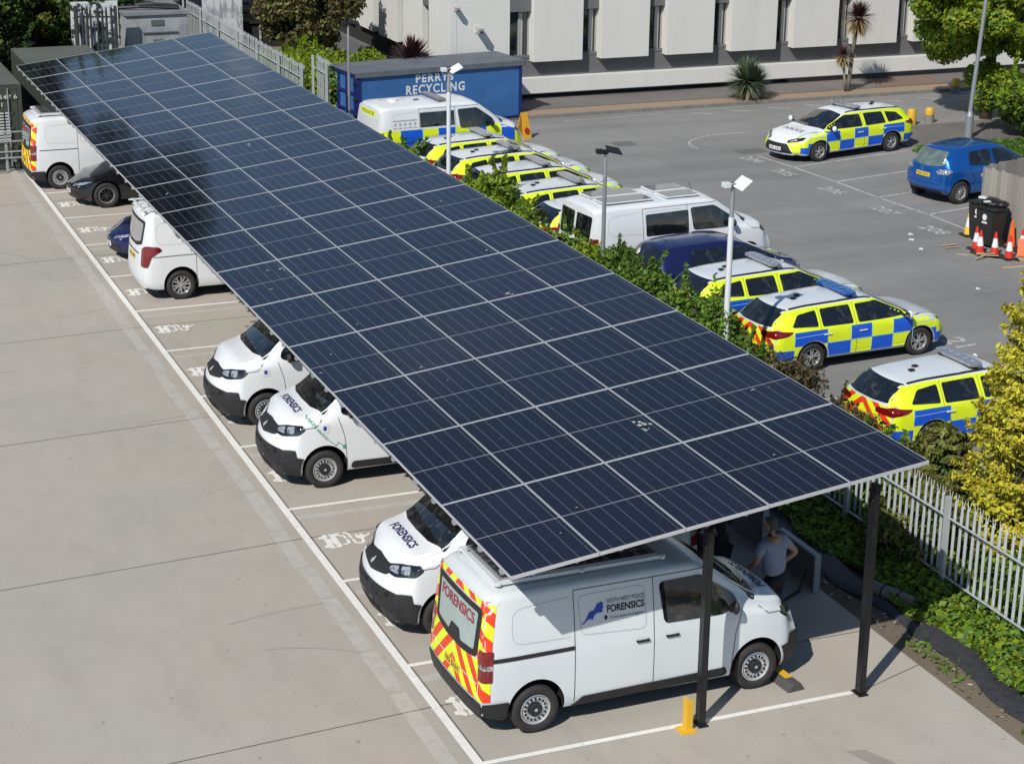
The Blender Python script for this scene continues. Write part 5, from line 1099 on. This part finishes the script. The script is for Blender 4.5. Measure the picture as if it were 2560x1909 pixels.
m = MB(); P = [(-.15, 0), (.13, 0), (.06, .11), (-.06, .11)]
m.add([(x, y, z) for y in (-.36, .40) for x, z in P], [(0, 1, 2, 3), (7, 6, 5, 4), (0, 4, 5, 1), (1, 5, 6, 2), (2, 6, 7, 3), (3, 7, 4, 0)]); m.build('rubber_block', [mat('rubber_grey', (.07, .07, .07), .8)], t, bevel=.006)
m = MB(); m.box((.0, .02, .113), (.115, .34, .006)); m.build('reflective_strip', [YR], t)
t = thing('floor_sign', (15.5, 36.35, 0), .3, 'yellow A board warning sign with red disc by the container', 'sign')
for s in (-1, 1):
    m = MB(); vs = [(-.17, s*.20, 0), (.17, s*.20, 0), (.11, s*.03, .82), (-.11, s*.03, .82)]; vs2 = [(x, y+s*-.02, z) for x, y, z in vs]
    m.add(vs+vs2, [(0, 1, 2, 3), (4, 5, 6, 7), (0, 1, 5, 4), (1, 2, 6, 5), (2, 3, 7, 6), (3, 0, 4, 7)], 0); m.build('board', [mat('sign_yellow', (.80, .42, .03), .5)], t)
m = MB(); m.cyl((0, -.165, .26), (0, -.175, .262), .10, .10, 20); m.build('disc', [mat('sign_red', (.5, .02, .01), .5)], t)
WD = mat('weathered_timber', (.36, .33, .29), .9, 0, .25, 3, .2, 30, col2=(.27, .245, .21), c2scale=3, stretch=(6, 6, .5), island=.18)
def timber_fence(a, b, h, label, pitch=.125):
    a = Vector((*a, 0)); b = Vector((*b, 0)); d = b-a; L = d.length; d /= L; t = thing('timber_fence', tuple(a), 0, label, 'fence', 'grey timber bin store fences'); m = MB(); rd = random.Random(4)
    for i in range(int(L/pitch)):
        p = d*(i*pitch+.06); m.box((p.x, p.y, h/2+rd.uniform(-.02, .02)), (pitch-.008, .022, h+rd.uniform(-.03, .03)), 0, rz=math.atan2(d.y, d.x)+rd.uniform(-.03, .03))
    m.build('boards', [WD], t); nn = Vector((-d.y, d.x, 0))
    for z in (.4, h-.25): m = MB(); p = d*L/2+nn*.05; m.box((p.x, p.y, z), (L, .05, .08), 0, rz=math.atan2(d.y, d.x)); m.build('rail', [WD], t)
timber_fence((22.05, 21.05), (22.7, 15.0), 1.78, 'weathered grey timber fence behind the black bins'); timber_fence((22.08, 21.15), (26.0, 22.3), 1.78, 'weathered grey timber fence beside the metallic blue hatchback')
def bin_(x, y, rz, label, notice=False):
    t = thing('wheelie_bin', (x, y, 0), rz, label, 'bin', 'black bins by the timber fence'); t.scale = (.88, .82, .98); BB = mat('bin_black', (.022, .022, .023), .5, 0, .2, 5)
    m = MB(); b = [(-.25, -.28), (.25, -.28), (.25, .28), (-.25, .28)]; u = [(-.31, -.36), (.31, -.36), (.31, .36), (-.31, .36)]
    m.add([(*p, .06) for p in b]+[(*p, .98) for p in u], [(0, 3, 2, 1), (4, 5, 6, 7), (0, 1, 5, 4), (1, 2, 6, 5), (2, 3, 7, 6), (3, 0, 4, 7)]); m.build('body', [BB], t, bevel=.02)
    m = MB(); m.box((0, 0, 1.01), (.68, .80, .06), 0, ry=.05); m.box((.30, 0, .95), (.08, .72, .06)); m.build('lid', [BB], t, bevel=.02)
    for s in (-1, 1): m = MB(); m.cyl((.22, s*.26, .10), (.22, s*.31, .10), .10, .10, 16); m.build('wheel', [RUB], t)
    m = MB(); m.box((-.292, 0, .66), (.006, .20, .05), 0, ry=-.065); m.cyl((-.296, 0, .80), (-.304, 0, .80), .085, .085, 14); m.build('sticker', [PLATE_W], t)
    if notice: m = MB(); m.box((-.02, -.345, .70), (.34, .006, .48), 0, rx=.08); m.build('notice', [mat('notice_card', (.52, .48, .40), .8)], t)
    return t
bin_(21.72, 20.50, .3, 'black wheelie bin with a pale notice, at the end of the timber fence', True); bin_(21.55, 19.92, .25, 'black wheelie bin with white sticker beside the traffic cones')
t = thing('rubbish_bag', (21.65, 20.15, .98), 0, 'black rubbish sack and litter lying on the bin lids', 'bag'); m = MB(); m.sphere((0, 0, .10), .30, 12, 8, 0, (1, 1.3, .45)); m.sphere((.12, -.3, .10), .2, 10, 6, 0, (1, 1, .5)); m.build('sack', [mat('sack', (.015, .015, .016), .25, 0, .3, 9, .8, 18)], t, smooth=True)
m = MB(); m.box((-.2, .05, .23), (.14, .20, .04), 0, rz=.5); m.box((-.25, -.2, .18), (.16, .1, .03)); m.build('litter', [PLATE_W], t)
CR = mat('cone_red', (.60, .03, .015), .5, 0, .1, 5); CW = mat('cone_white', (.75, .75, .74), .5); CO = mat('cone_orange', (.85, .12, .015), .5); CYL = mat('cone_yellow', (.8, .5, .03), .5)
def cone(x, y, label, h=.60, cols=(None,), group='traffic cones at the foot of the bins', band=True, cat='traffic cone'):
    main = cols[0] or CR; t = thing('traffic_cone', (x, y, 0), 0, label, cat, group)
    m = MB(); m.box((0, 0, .025), (.36, .36, .05)); m.build('base', [RUB], t, bevel=.015)
    m = MB(); r = lambda z: .12-.095*z/h; z = .06; segs = ((.05, h*.36, 0), (h*.36, h*.74, 1), (h*.74, h, 0)) if band else ((.06, h, 0),)
    for a, b, k in segs: m.cyl((0, 0, a), (0, 0, b), r(a), r(b), 18, k)
    m.build('cone', [main, CW], t, smooth=R(50))
for i, (x, y) in enumerate(((21.01, 19.72), (20.86, 19.34), (21.12, 19.08), (21.25, 18.66), (21.95, 19.1), (22.45, 19.4))):
    cone(x, y, ('traffic cone furthest left of the red and white cones, by the bin wheel', 'traffic cone second from the left, standing in front of its neighbour', 'traffic cone alone in front of the dark bin', 'traffic cone nearest the viewer in front of the orange cone', 'traffic cone half behind the orange barrier board, close to the timber fence', 'traffic cone at the picture edge against the timber fence')[i])
cone(21.95, 19.55, 'plain orange cone leaning by the timber fence', .72, (CO,), None, False); cone(21.66, 21.0, 'yellow and white cone squeezed behind the black bin', .66, (CYL,), None, True)
t = thing('barrier_board', (21.75, 18.65, 0), .9, 'orange plastic barrier board leaning among the cones', 'barrier'); m = MB(); m.box((0, 0, .24), (.05, .42, .45), 0, ry=.35); m.build('board', [CO], t, bevel=.02)
rd = random.Random(21); L0 = MB()
t = thing('litter_pile', (20.9, 19.6, 0), 0, 'loose boards and pale litter strewn in front of the bins', 'debris')
for i in range(7): m = MB(); m.box((rd.uniform(-.5, .3), rd.uniform(-.8, 1.0), .03+.01*i), (rd.uniform(.2, .5), .05, .014), 0, rz=rd.uniform(-.8, .8)); m.build('board', [mat('new_timber', (.48, .36, .22), .8)], t)
for i, (x, y) in enumerate(((18.9, 16.6), (19.2, 14.5), (20.0, 21.1), (19.7, 20.2), (20.3, 21.6), (8.0, -.2))):
    m = MB(); q = [(math.cos(a)*rd.uniform(.03, .08), math.sin(a)*rd.uniform(.03, .08)) for a in (0, 1, 2, 3.2, 4.3, 5.3)]; m.prism(q, .004, .03); m.build('litter', [PLATE_W], None, label=['crumpled white paper on the open tarmac, nearer the cones', 'small scrap of white paper out in the road', 'white scrap beside the painted bay number nearest the bins', 'white wrapper between the bins and the road', 'torn white paper lying on the last painted number', 'white paper caught on the membrane by the ivy'][i], cat='litter', group='scraps of litter').location = (x, y, .0)
t = thing('pipe_roll', (7.42, 2.78, .12), R(-72), 'rolled grey matting tied with black bands at the yard edge', 'roll')
m = MB(); m.cyl((-.05, 0, 0), (.75, 0, 0), .11, .11, 18); m.build('roll', [mat('mat_grey', (.17, .17, .145), .8, 0, .2, 6, .4, 20)], t, smooth=R(40))
for x in (.18, .48): m = MB(); m.cyl((x, 0, 0), (x+.03, 0, 0), .115, .115, 18); m.build('band', [BLKP], t)

# charger boards along the back of the bays
CHG = mat('charger_board', (.10, .11, .12), .6, 0, .1, 2); EDG = mat('board_edge', (.34, .36, .38), .5, .3)
for k, (y0, y1, h) in enumerate(((3.14, 4.28, .62), (4.75, 6.3, 1.15), (6.9, 8.3, 1.15))):
    t = thing('charging_board', (6.62, y0, 0), 0, ('low grey charging board with pale edge beside the standing man', 'taller grey board behind the crouching person', 'grey board furthest under the canopy behind the van noses')[k], 'charging board', 'charging boards at the back of the bays'); D = y1-y0
    m = MB(); m.box2((-.03, .03, .03), (.03, D-.03, h-.03)); m.build('board', [CHG], t)
    m = MB(); m.box2((-.05, 0, h-.03), (.05, D, h)); m.box2((-.05, 0, 0), (.05, .03, h-.03)); m.box2((-.05, D-.03, 0), (.05, D, h-.03)); m.build('edge_trim', [EDG], t)
m = MB(); pts = [(6.55, 3.35, .30), (6.35, 3.2, .05), (6.0, 3.05, .02), (5.75, 3.2, .02), (5.9, 3.6, .02), (6.2, 3.75, .03), (6.5, 3.9, .2)]; m.tube(pts, .022, 8)
m.build('charging_cable', [BLKP], smooth=True, label='black charging cable looped on the ground by the low board', cat='cable')

# ---------------------------------------------------------------- people
def skin(name, nodes, edges, mat_, parent, sub=2, root=0):
    me = bpy.data.meshes.new(name); me.from_pydata([n[:3] for n in nodes], edges, []); o = bpy.data.objects.new(name, me); COL.objects.link(o)
    md = o.modifiers.new('s', 'SKIN'); me.skin_vertices  # layer made by the modifier
    bm = bmesh.new(); bm.from_mesh(me); ly = bm.verts.layers.skin.verify(); bm.verts.ensure_lookup_table()
    for i, n in enumerate(nodes):
        r = n[3] if isinstance(n[3], tuple) else (n[3], n[3]); bm.verts[i][ly].radius = r; bm.verts[i][ly].use_root = (i == root)
    bm.to_mesh(me); bm.free(); md.use_smooth_shade = True
    ss = o.modifiers.new('u', 'SUBSURF'); ss.levels = sub; ss.render_levels = sub
    bpy.context.view_layer.update(); dg = bpy.context.evaluated_depsgraph_get(); m2 = bpy.data.meshes.new_from_object(o.evaluated_get(dg)); bpy.data.objects.remove(o)
    m2.name = name; m2.materials.clear()
    for x in (mat_ if isinstance(mat_, list) else [mat_]): m2.materials.append(x)
    for p in m2.polygons: p.material_index = 0
    m2.shade_smooth(); q = bpy.data.objects.new(name, m2); COL.objects.link(q); q.parent = parent; return q
SKIN = mat('skin', (.42, .25, .18), .55); TRO = mat('dark_trousers', (.018, .018, .022), .9); SHIRT = mat('grey_blue_shirt', (.30, .33, .42), .9, 0, .08, 8, .3, 30); SHO = mat('shoe', (.02, .02, .02), .5)
def hand(t, w_, d, side, s=1.0):
    """palm with four bent fingers of different lengths and a thumb off its side"""
    w_ = Vector(w_); d = Vector(d).normalized(); sd = Vector(side).normalized(); nrm = d.cross(sd)
    N = [(*(w_), .028), (*(w_+d*.05), (.036, .022))]; E = [(0, 1)]
    for k, (o, L) in enumerate(((-.03, .075), (-.01, .085), (.01, .08), (.03, .062))):
        b = len(N); p = w_+d*.085+sd*o
        N += [(*p, .010), (*(p+d*L*.5+nrm*.012), .009), (*(p+d*L*.85+nrm*.035), .008)]; E += [(1, b), (b, b+1), (b+1, b+2)]
    b = len(N); p = w_+d*.035-sd*.035; N += [(*p, .012), (*(p+d*.035-sd*.022), .010), (*(p+d*.06-sd*.022+nrm*.012), .009)]; E += [(1, b), (b, b+1), (b+1, b+2)]
    return skin('hand', N, E, SKIN, t, 1)
def head(t, c, face, hairm, s=1.0, bald=False):
    """face: unit direction the face looks; builds head, ears, nose, eyes, hair"""
    f = Vector(face).normalized(); q = f.to_track_quat('-Y', 'Z').to_matrix().to_4x4(); Mx = Matrix.Translation(c) @ q
    m = MB(); m.M = Mx; m.sphere((0, 0, 0), .105*s, 18, 12, 0, (.74, .90, 1.12)); m.sphere((0, -.03, -.055), .07*s, 14, 8, 0, (.8, .85, .9))
    for sx in (-1, 1): m.sphere((sx*.078, .01, -.01), .025, 8, 6, 0, (.45, .7, 1.2)); m.sphere((sx*.032, -.086, .012), .012, 8, 6, 1)
    m.cyl((0, -.088, .0), (0, -.112, -.03), .008, .015, 8, 0); m.box((0, -.088, -.058), (.045, .012, .010), 2); m.build('head', [SKIN, mat('eye', (.05, .04, .04), .3), mat('lip', (.30, .12, .10), .6)], t, smooth=True)
    m = MB(); m.M = Mx; pr = [(.0005, .126), (.04, .122), (.072, .10), (.088, .065), (.090, .02), (.086, -.04), (.078, -.075)]
    m.lathe([(r_*.94, z) for r_, z in pr], n=20)
    vs = [(v, i) for i, v in enumerate(m.v)]; m.M = None; inv = Mx.inverted(); nv = []
    for v in m.v:
        l = inv @ Vector(v); l.y *= 1.16
        if l.y < 0 and l.z < .07: l.y *= .62; l.x *= .84
        nv.append(tuple(Mx @ (l+Vector((0, .006, 0)))))
    m.v = nv; m.build('hair', [hairm], t, smooth=True)
# man in the grey-blue T-shirt, back to the viewer, right hand on hip
def man():
    t = thing('person', (5.30, 2.20, 0), R(22), 'person in a grey blue T-shirt standing with one hand on the hip', 'person')
    # local frame: x = his right-hand side seen from behind, y = the way he faces, z up
    hipz, sh = .93, 1.42
    B = [(0, 0, hipz, (.165, .115)), (0, .0, 1.10, (.155, .105)), (0, .03, 1.27, (.175, .115)), (0, .05, 1.40, (.16, .09)), (0, .06, 1.49, .052), (0, .08, 1.56, .05),
         (.20, .05, 1.41, .066), (.38, -.05, 1.22, .052), (.41, -.07, 1.17, .046), (.27, .05, 1.02, .034),
         (-.20, .06, 1.41, .066), (-.28, .10, 1.18, .052), (-.28, .12, 1.13, .046), (-.21, .30, .98, .034)]
    E = [(0, 1), (1, 2), (2, 3), (3, 4), (4, 5), (3, 6), (6, 7), (7, 8), (8, 9), (3, 10), (10, 11), (11, 12), (12, 13)]
    b = skin('body', B, E, [SKIN], t, 2)
    S = [(0, 0, .90, (.225, .155)), (0, .0, 1.08, (.222, .152)), (0, .03, 1.27, (.240, .155)), (0, .05, 1.40, (.205, .12)), (0, .055, 1.455, .078),
         (.21, .05, 1.40, .085), (.34, -.03, 1.26, .074), (-.21, .06, 1.40, .085), (-.27, .10, 1.24, .074)]
    skin('shirt', S, [(0, 1), (1, 2), (2, 3), (3, 4), (3, 5), (5, 6), (3, 7), (7, 8)], [SHIRT], t, 2)
    T = [(0, 0, .95, (.205, .145)), (0, 0, .86, (.20, .145)), (.11, 0, .78, .115), (.11, .02, .48, .070), (.12, -.01, .12, .058), (-.11, 0, .78, .115), (-.11, .05, .48, .070), (-.12, .04, .12, .058)]
    skin('trousers', T, [(0, 1), (1, 2), (2, 3), (3, 4), (1, 5), (5, 6), (6, 7)], [TRO], t, 2, 1)
    for sx, yy in ((.12, -.01), (-.12, .04)): skin('shoe', [(sx, yy-.04, .055, .045), (sx, yy+.06, .045, .045), (sx, yy+.17, .035, .036)], [(0, 1), (1, 2)], [SHO], t, 1)
    hand(t, (.27, .05, 1.02), (-.8, .3, -.4), (0, 1, .2)); hand(t, (-.21, .30, .98), (.2, 1, -.4), (0, .2, 1))
    head(t, (0, .10, 1.655), (-.1, 1, -.25), mat('short_hair', (.09, .07, .06), .8))
    m = MB(); m.lathe([(.068, 1.475), (.074, 1.465), (.068, 1.455)], (0, .058, 0), n=18); m.tube([(.02, .13, 1.46), (.0, .19, 1.25), (0, .17, 1.12)], .006, 5); m.build('lanyard', [INK], t)
man()
def croucher():
    t = thing('person', (5.55, 4.35, 0), R(-20), 'person in black crouching down in front of the charging board', 'person'); K = mat('black_top', (.012, .012, .013), .9)
    B = [(0, 0, .42, (.16, .13)), (0, .10, .62, (.15, .11)), (0, .22, .80, (.165, .11)), (0, .27, .90, (.14, .08)), (0, .30, .97, .05), (0, .33, 1.02, .048), (.17, .26, .88, .055), (.24, .40, .68, .042), (.18, .60, .66, .03), (-.17, .26, .88, .055), (-.24, .40, .68, .042), (-.16, .60, .62, .03)]
    skin('body', B, [(0, 1), (1, 2), (2, 3), (3, 4), (4, 5), (3, 6), (6, 7), (7, 8), (3, 9), (9, 10), (10, 11)], [K], t, 2)
    T = [(0, 0, .40, (.17, .13)), (.12, .08, .36, .095), (.17, .42, .46, .078), (.17, .26, .10, .058), (-.12, .08, .36, .095), (-.17, .42, .34, .078), (-.17, .12, .10, .058)]
    skin('trousers', T, [(0, 1), (1, 2), (2, 3), (0, 4), (4, 5), (5, 6)], [TRO], t, 2)
    for sx, yy in ((.17, .26), (-.17, .12)): skin('shoe', [(sx, yy-.04, .055, .045), (sx, yy+.06, .045, .045), (sx, yy+.17, .035, .036)], [(0, 1), (1, 2)], [SHO], t, 1)
    hand(t, (.18, .60, .66), (0, 1, -.3), (1, 0, 0)); hand(t, (-.16, .60, .62), (0, 1, -.3), (1, 0, 0)); head(t, (0, .37, 1.12), (.2, 1, -.5), mat('black_hair', (.012, .010, .010), .7))
croucher()
def third():
    t = thing('person', (4.92, 3.95, 0), R(-60), 'person in dark maroon clothes partly hidden behind the near post', 'person'); K = mat('maroon_top', (.06, .016, .014), .9)
    B = [(0, 0, .93, (.155, .115)), (0, 0, 1.10, (.15, .105)), (0, .03, 1.27, (.17, .115)), (0, .05, 1.40, (.155, .09)), (0, .06, 1.49, .05), (0, .08, 1.55, .05), (.17, .05, 1.40, .06), (.22, .08, 1.15, .045), (.20, .22, .98, .032), (-.17, .05, 1.40, .06), (-.22, .08, 1.15, .045), (-.20, .22, .98, .032)]
    skin('body', B, [(0, 1), (1, 2), (2, 3), (3, 4), (4, 5), (3, 6), (6, 7), (7, 8), (3, 9), (9, 10), (10, 11)], [K], t, 2)
    T = [(0, 0, .95, (.16, .12)), (0, 0, .86, (.155, .12)), (.10, 0, .78, .095), (.11, .02, .48, .068), (.12, -.01, .12, .056), (-.10, 0, .78, .095), (-.11, .03, .48, .068), (-.12, .02, .12, .056)]
    skin('trousers', T, [(0, 1), (1, 2), (2, 3), (3, 4), (1, 5), (5, 6), (6, 7)], [TRO], t, 2, 1)
    for sx in (.12, -.12): skin('shoe', [(sx, -.04, .055, .045), (sx, .06, .045, .045), (sx, .17, .035, .036)], [(0, 1), (1, 2)], [SHO], t, 1)
    hand(t, (.20, .22, .98), (0, .6, -1), (1, 0, 0)); hand(t, (-.20, .22, .98), (0, .6, -1), (1, 0, 0)); head(t, (0, .10, 1.65), (0, 1, -.3), mat('brown_hair', (.05, .03, .02), .8))
third()

# ---------------------------------------------------------------- vegetation
GRP = 'shrubs between the fence and the upper car park'
hs = [(8.9, 3.6, .95, 'olive', 'low feathery conifer below the golden conifer'), (9.75, 6.1, 1.1, 'mix', 'green shrub below the nearest police estate'), (9.6, 7.6, 1.15, 'brown', 'bronze leaved shrub at the corner of the panels'),
      (9.7, 9.9, 1.25, 'brown', 'dense brown shrub behind the blue light bar estate'), (9.5, 11.0, 1.1, 'mix', 'ragged shrub at the base of the ivy clad lamp post'), (9.45, 12.8, 1.35, 'green', 'green shrub twining up the white lamp post'),
      (9.5, 14.5, 1.35, 'green', 'broad green shrub in front of the dark blue hatchback'), (9.45, 16.2, 1.25, 'mix', 'reddish green shrub in front of the dark hatchback tail'), (9.5, 17.8, 1.2, 'bright', 'yellow green shrub around the grey lamp post'),
      (9.5, 19.4, 1.1, 'green', 'low green shrub in front of the crew van rear doors'), (9.45, 21.2, .95, 'green', 'low shrub at the canopy edge below the crew van'), (9.5, 23.4, 1.55, 'bright', 'tall bright green shrub hiding a police estate tail'),
      (9.45, 24.9, 1.2, 'bright', 'bright shrub at the foot of the far white lamp post'), (9.4, 26.8, .95, 'green', 'small green shrub beyond the far white lamp post'), (9.3, 28.8, 1.1, 'bright', 'yellow green shrub below the far police estates'), (9.3, 31.0, 1.2, 'green', 'small dark shrub by the police van tail')]
PAL = dict(olive=[G_OLIVE, G_BROWN, G_MID], mix=[G_MID, G_IVY, G_BROWN], brown=[G_BROWN, G_DARK, G_BROWN], green=[G_IVY, G_MID, G_DARK], bright=[G_BRIGHT, G_IVY, G_MID])
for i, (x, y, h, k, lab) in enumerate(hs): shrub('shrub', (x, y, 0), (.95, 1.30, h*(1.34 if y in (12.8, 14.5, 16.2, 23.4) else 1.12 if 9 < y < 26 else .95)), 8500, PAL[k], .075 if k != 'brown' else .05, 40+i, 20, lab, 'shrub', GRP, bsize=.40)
t = thing('climbing_ivy', (9.5, 11.6, 0), 0, 'ivy climbing the near white lamp post', 'ivy'); rg = np.random.default_rng(3); n = 500; z = rg.random(n)*1.9; a = rg.random(n)*6.28; r = .07+rg.random(n)*.10*(1+np.sin(z*4)*.5)
link('foliage', leaf_mesh('foliage', np.c_[np.cos(a)*r, np.sin(a)*r, z], .08, None, 3), t, [G_IVY])
# golden conifer and neighbours
def conifer(name, loc, h, rad, n, leafs, leaf, seed, label, sprays=260, lean=0.0):
    rg = np.random.default_rng(seed); t = thing(name, loc, 0, label, 'conifer'); P = []; Dn = []
    for i in range(sprays):
        z = h*(.02+.96*rg.random()**1.15); rr = rad*(1-z/h)**.55*(.72+.28*rg.random()); a = rg.random()*6.283; c = np.array([math.cos(a)*rr, math.sin(a)*rr, z]); k = n//sprays
        s = rg.random((k, 1)); dirv = np.array([math.cos(a), math.sin(a), .55]); q = c+(s-.8)*dirv*rad*.30+rg.normal(size=(k, 3))*np.array([.10, .10, .06])*(1.05-s)*rad*.8
        P.append(q); Dn.append(np.tile(dirv, (k, 1)))
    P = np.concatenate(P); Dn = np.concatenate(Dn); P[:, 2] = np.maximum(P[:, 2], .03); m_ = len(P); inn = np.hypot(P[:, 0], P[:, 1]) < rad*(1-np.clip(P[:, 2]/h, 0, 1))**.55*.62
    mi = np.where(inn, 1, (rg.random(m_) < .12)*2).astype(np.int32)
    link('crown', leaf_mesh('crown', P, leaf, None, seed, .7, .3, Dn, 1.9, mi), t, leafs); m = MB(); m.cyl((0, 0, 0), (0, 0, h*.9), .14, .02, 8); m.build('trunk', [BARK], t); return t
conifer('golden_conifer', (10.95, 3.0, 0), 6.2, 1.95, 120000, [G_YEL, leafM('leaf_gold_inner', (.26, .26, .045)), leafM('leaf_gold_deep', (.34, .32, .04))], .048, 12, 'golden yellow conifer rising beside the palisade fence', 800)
conifer('dark_conifer', (10.15, 5.2, 0), 1.55, 1.05, 20000, [G_OLIVE, G_MID, G_BROWN], .07, 13, 'low dark green conifer left of the golden conifer', 200)
# big tree on the right, trees behind
tree('leafy_tree', (31.6, 34.4, 0), 8.6, (3.9, 3.4, 3.9), 100000, [G_BRIGHT, G_BRIGHT, G_IVY, leafM('leaf_lime', (.22, .25, .02))], .105, 21, .22, 80, 'broad bright green tree beside the tall street lamp', crown_z=4.5, bsize=.19, shell=.55)
shrub('laurel_bush', (31.6, 31.6, 0), (2.6, 2.2, 2.0), 22000, [G_BRIGHT, G_IVY, G_DARK], .10, 22, 30, 'wide green bush under the leafy tree behind the blue hatchback', 'bush', bsize=.32)
tree('bronze_tree', (11.9, 48.0, 0), 6.0, (2.2, 2.0, 2.5), 30000, [G_BROWN, G_BROWN, G_OLIVE, G_DARK], .10, 23, .2, 46, 'rounded bronze leaved tree left of the office block', crown_z=3.2, bsize=.28)
shrub('hedge', (9.9, 42.3, 0), (2.3, 2.6, 1.9), 22000, [G_BRIGHT, G_BRIGHT, G_IVY], .085, 24, 44, 'bright green hedge between the far fence and blue container', 'hedge', bsize=.34)
shrub('hedge', (10.6, 46.0, 0), (3.2, 2.2, 1.5), 14000, [G_BRIGHT, G_MID, G_IVY], .09, 25, 40, 'green bank of foliage below the bronze tree', 'hedge', bsize=.34)
shrub('hedge', (13.2, 46.5, 0), (2.0, 2.6, 1.1), 8000, [G_BRIGHT, G_BRIGHT, G_IVY], .09, 26, 30, 'low bright planting at the foot of the office flank wall', 'hedge', bsize=.34)
bt = [(-.2, 56, 12.2, 4.6), (2.9, 56.0, 18.6, 5.2), (5.6, 60, 7.6, 3.4), (-8.5, 53, 13, 4.0), (-1.0, 50.0, 7.5, 2.7), (-14, 58, 14, 4.5), (3.2, 50.5, 6.5, 1.9), (11.5, 66, 7, 4.2), (-20, 54, 13, 4.5), (-27, 52, 13, 4.5), (-34, 50, 13, 4.5)]
lab = ['tall dark tree behind the gap between the green containers', 'tallest dark tree, behind the dark barred screen', 'tall dark tree above the grey cabin', 'tall dark tree at the far left beyond the container', 'bushy dark green tree directly behind the green containers', 'dark tree further left beyond the yard', 'small dark tree at the side of the barred screen', 'dark tree behind the timber steps', 'dark tree second from the left end of the belt', 'dark tree near the left end of the belt', 'leftmost dark tree of the belt']
for i, (x, y, h, r) in enumerate(bt): tree('dark_tree', (x, y, 0), h, (r, r*.85, h*(.30 if h > 17 else .43)), 15000 if i > 1 else 34000, [G_DARK, G_DARK, G_MID, G_OLIVE], .20, 60+i, .25, 40 if i > 1 else 70, lab[i], crown_z=h*(.72 if h > 17 else .52), group='dark trees beyond the yard', bsize=.30)
for i, (x, y, h, rx, lb) in enumerate(((-9.5, 47.5, 4.2, 3.4, 'dark bushy growth left of the green containers'), (-3.6, 46.6, 3.8, 3.0, 'dark bushes right behind the first green container'), (.2, 46.8, 4.2, 2.6, 'dark bushes showing between the two green container roofs'), (-16, 47, 4.2, 3.8, 'dark bushes far left beyond the yard'), (4.2, 48.8, 4.6, 1.8, 'dark bush filling the space behind the barred screen'))):
    shrub('dark_bush', (x, y, 0), (rx, 1.9, h*1.2), 12000, [G_MID, G_DARK, G_DARK], .13, 90+i, 34, lb, 'bush', 'dark bushes behind the containers', bsize=.42)
# spiky plants by the office
def spiky(parent, c, r, n, mats, seed, wid=.03, droop=.5, up0=-.5, up1=1.0, thr=.2):
    rg = random.Random(seed); m = MB()
    for i in range(n):
        a = rg.uniform(0, 6.283); e = rg.uniform(up0, up1); L = r*rg.uniform(.75, 1.05); d = Vector((math.cos(a)*math.cos(e), math.sin(a)*math.cos(e), math.sin(e))); s = Vector((-math.sin(a), math.cos(a), 0)); w0 = wid
        p0 = Vector(c)+d*.06; p1 = Vector(c)+d*L*.55+Vector((0, 0, -.03)); p2 = Vector(c)+d*L+Vector((0, 0, -droop*L*.25*rg.random())); k = 1 if e < thr-.3*rg.random() else 0
        m.add([p0-s*w0*.6, p0+s*w0*.6, p1+s*w0, p1-s*w0, p2], [(0, 1, 2, 3), (3, 2, 4)], k)
    return m.build('leaf_rosette', mats, parent)
CM = leafM('cordyline_red', (.075, .028, .026), .4, .1); CT = leafM('cordyline_tan', (.30, .22, .09), .3, .1); YG = leafM('yucca_green', (.11, .15, .085), .4, .1); YT = leafM('yucca_dead', (.28, .21, .12), .3, .1)
t = thing('cordyline_palm', (29.55, 39.9, .1), 0, 'tall cordyline with dark red rosette on a pale trunk', 'palm')
spiky(t, (.25, 0, 2.62), .78, 460, [CM, CT], 1, .022, .9, -1.2, 1.4, .0); spiky(t, (-.28, 0, 1.28), .52, 240, [CM, CT], 2, .018, .9, -1.2, 1.4, .15)
m = MB(); m.tube([(0, 0, 0), (.08, 0, 1.2), (.22, 0, 2.6)], .075, 8); m.tube([(-.1, 0, 0), (-.22, 0, .8), (-.28, 0, 1.28)], .05, 8); m.build('trunk', [SILVER_BARK], t, smooth=True)
t = thing('yucca', (25.35, 39.75, .1), 0, 'round spiky green yucca on the gravel strip', 'yucca'); spiky(t, (0, 0, .62), .98, 620, [YG, YT], 3, .028, .5, -.75, 1.4, -.45); spiky(t, (.35, .1, .55), .75, 260, [YG, YT], 4, .026, .5, -.7, 1.3, -.4); m = MB(); m.cyl((0, 0, 0), (0, 0, .55), .16, .12, 8); m.build('trunk', [SILVER_BARK], t)
t = thing('red_cordyline', (13.6, 41.6, 0), 0, 'dark red spiky cordyline showing above the blue container', 'palm'); spiky(t, (0, 0, 1.75), .95, 300, [CM, CM], 6, .035, .5, -.1, 1.5); m = MB(); m.cyl((0, 0, 0), (0, 0, 1.75), .09, .07, 8); m.build('trunk', [SILVER_BARK], t)
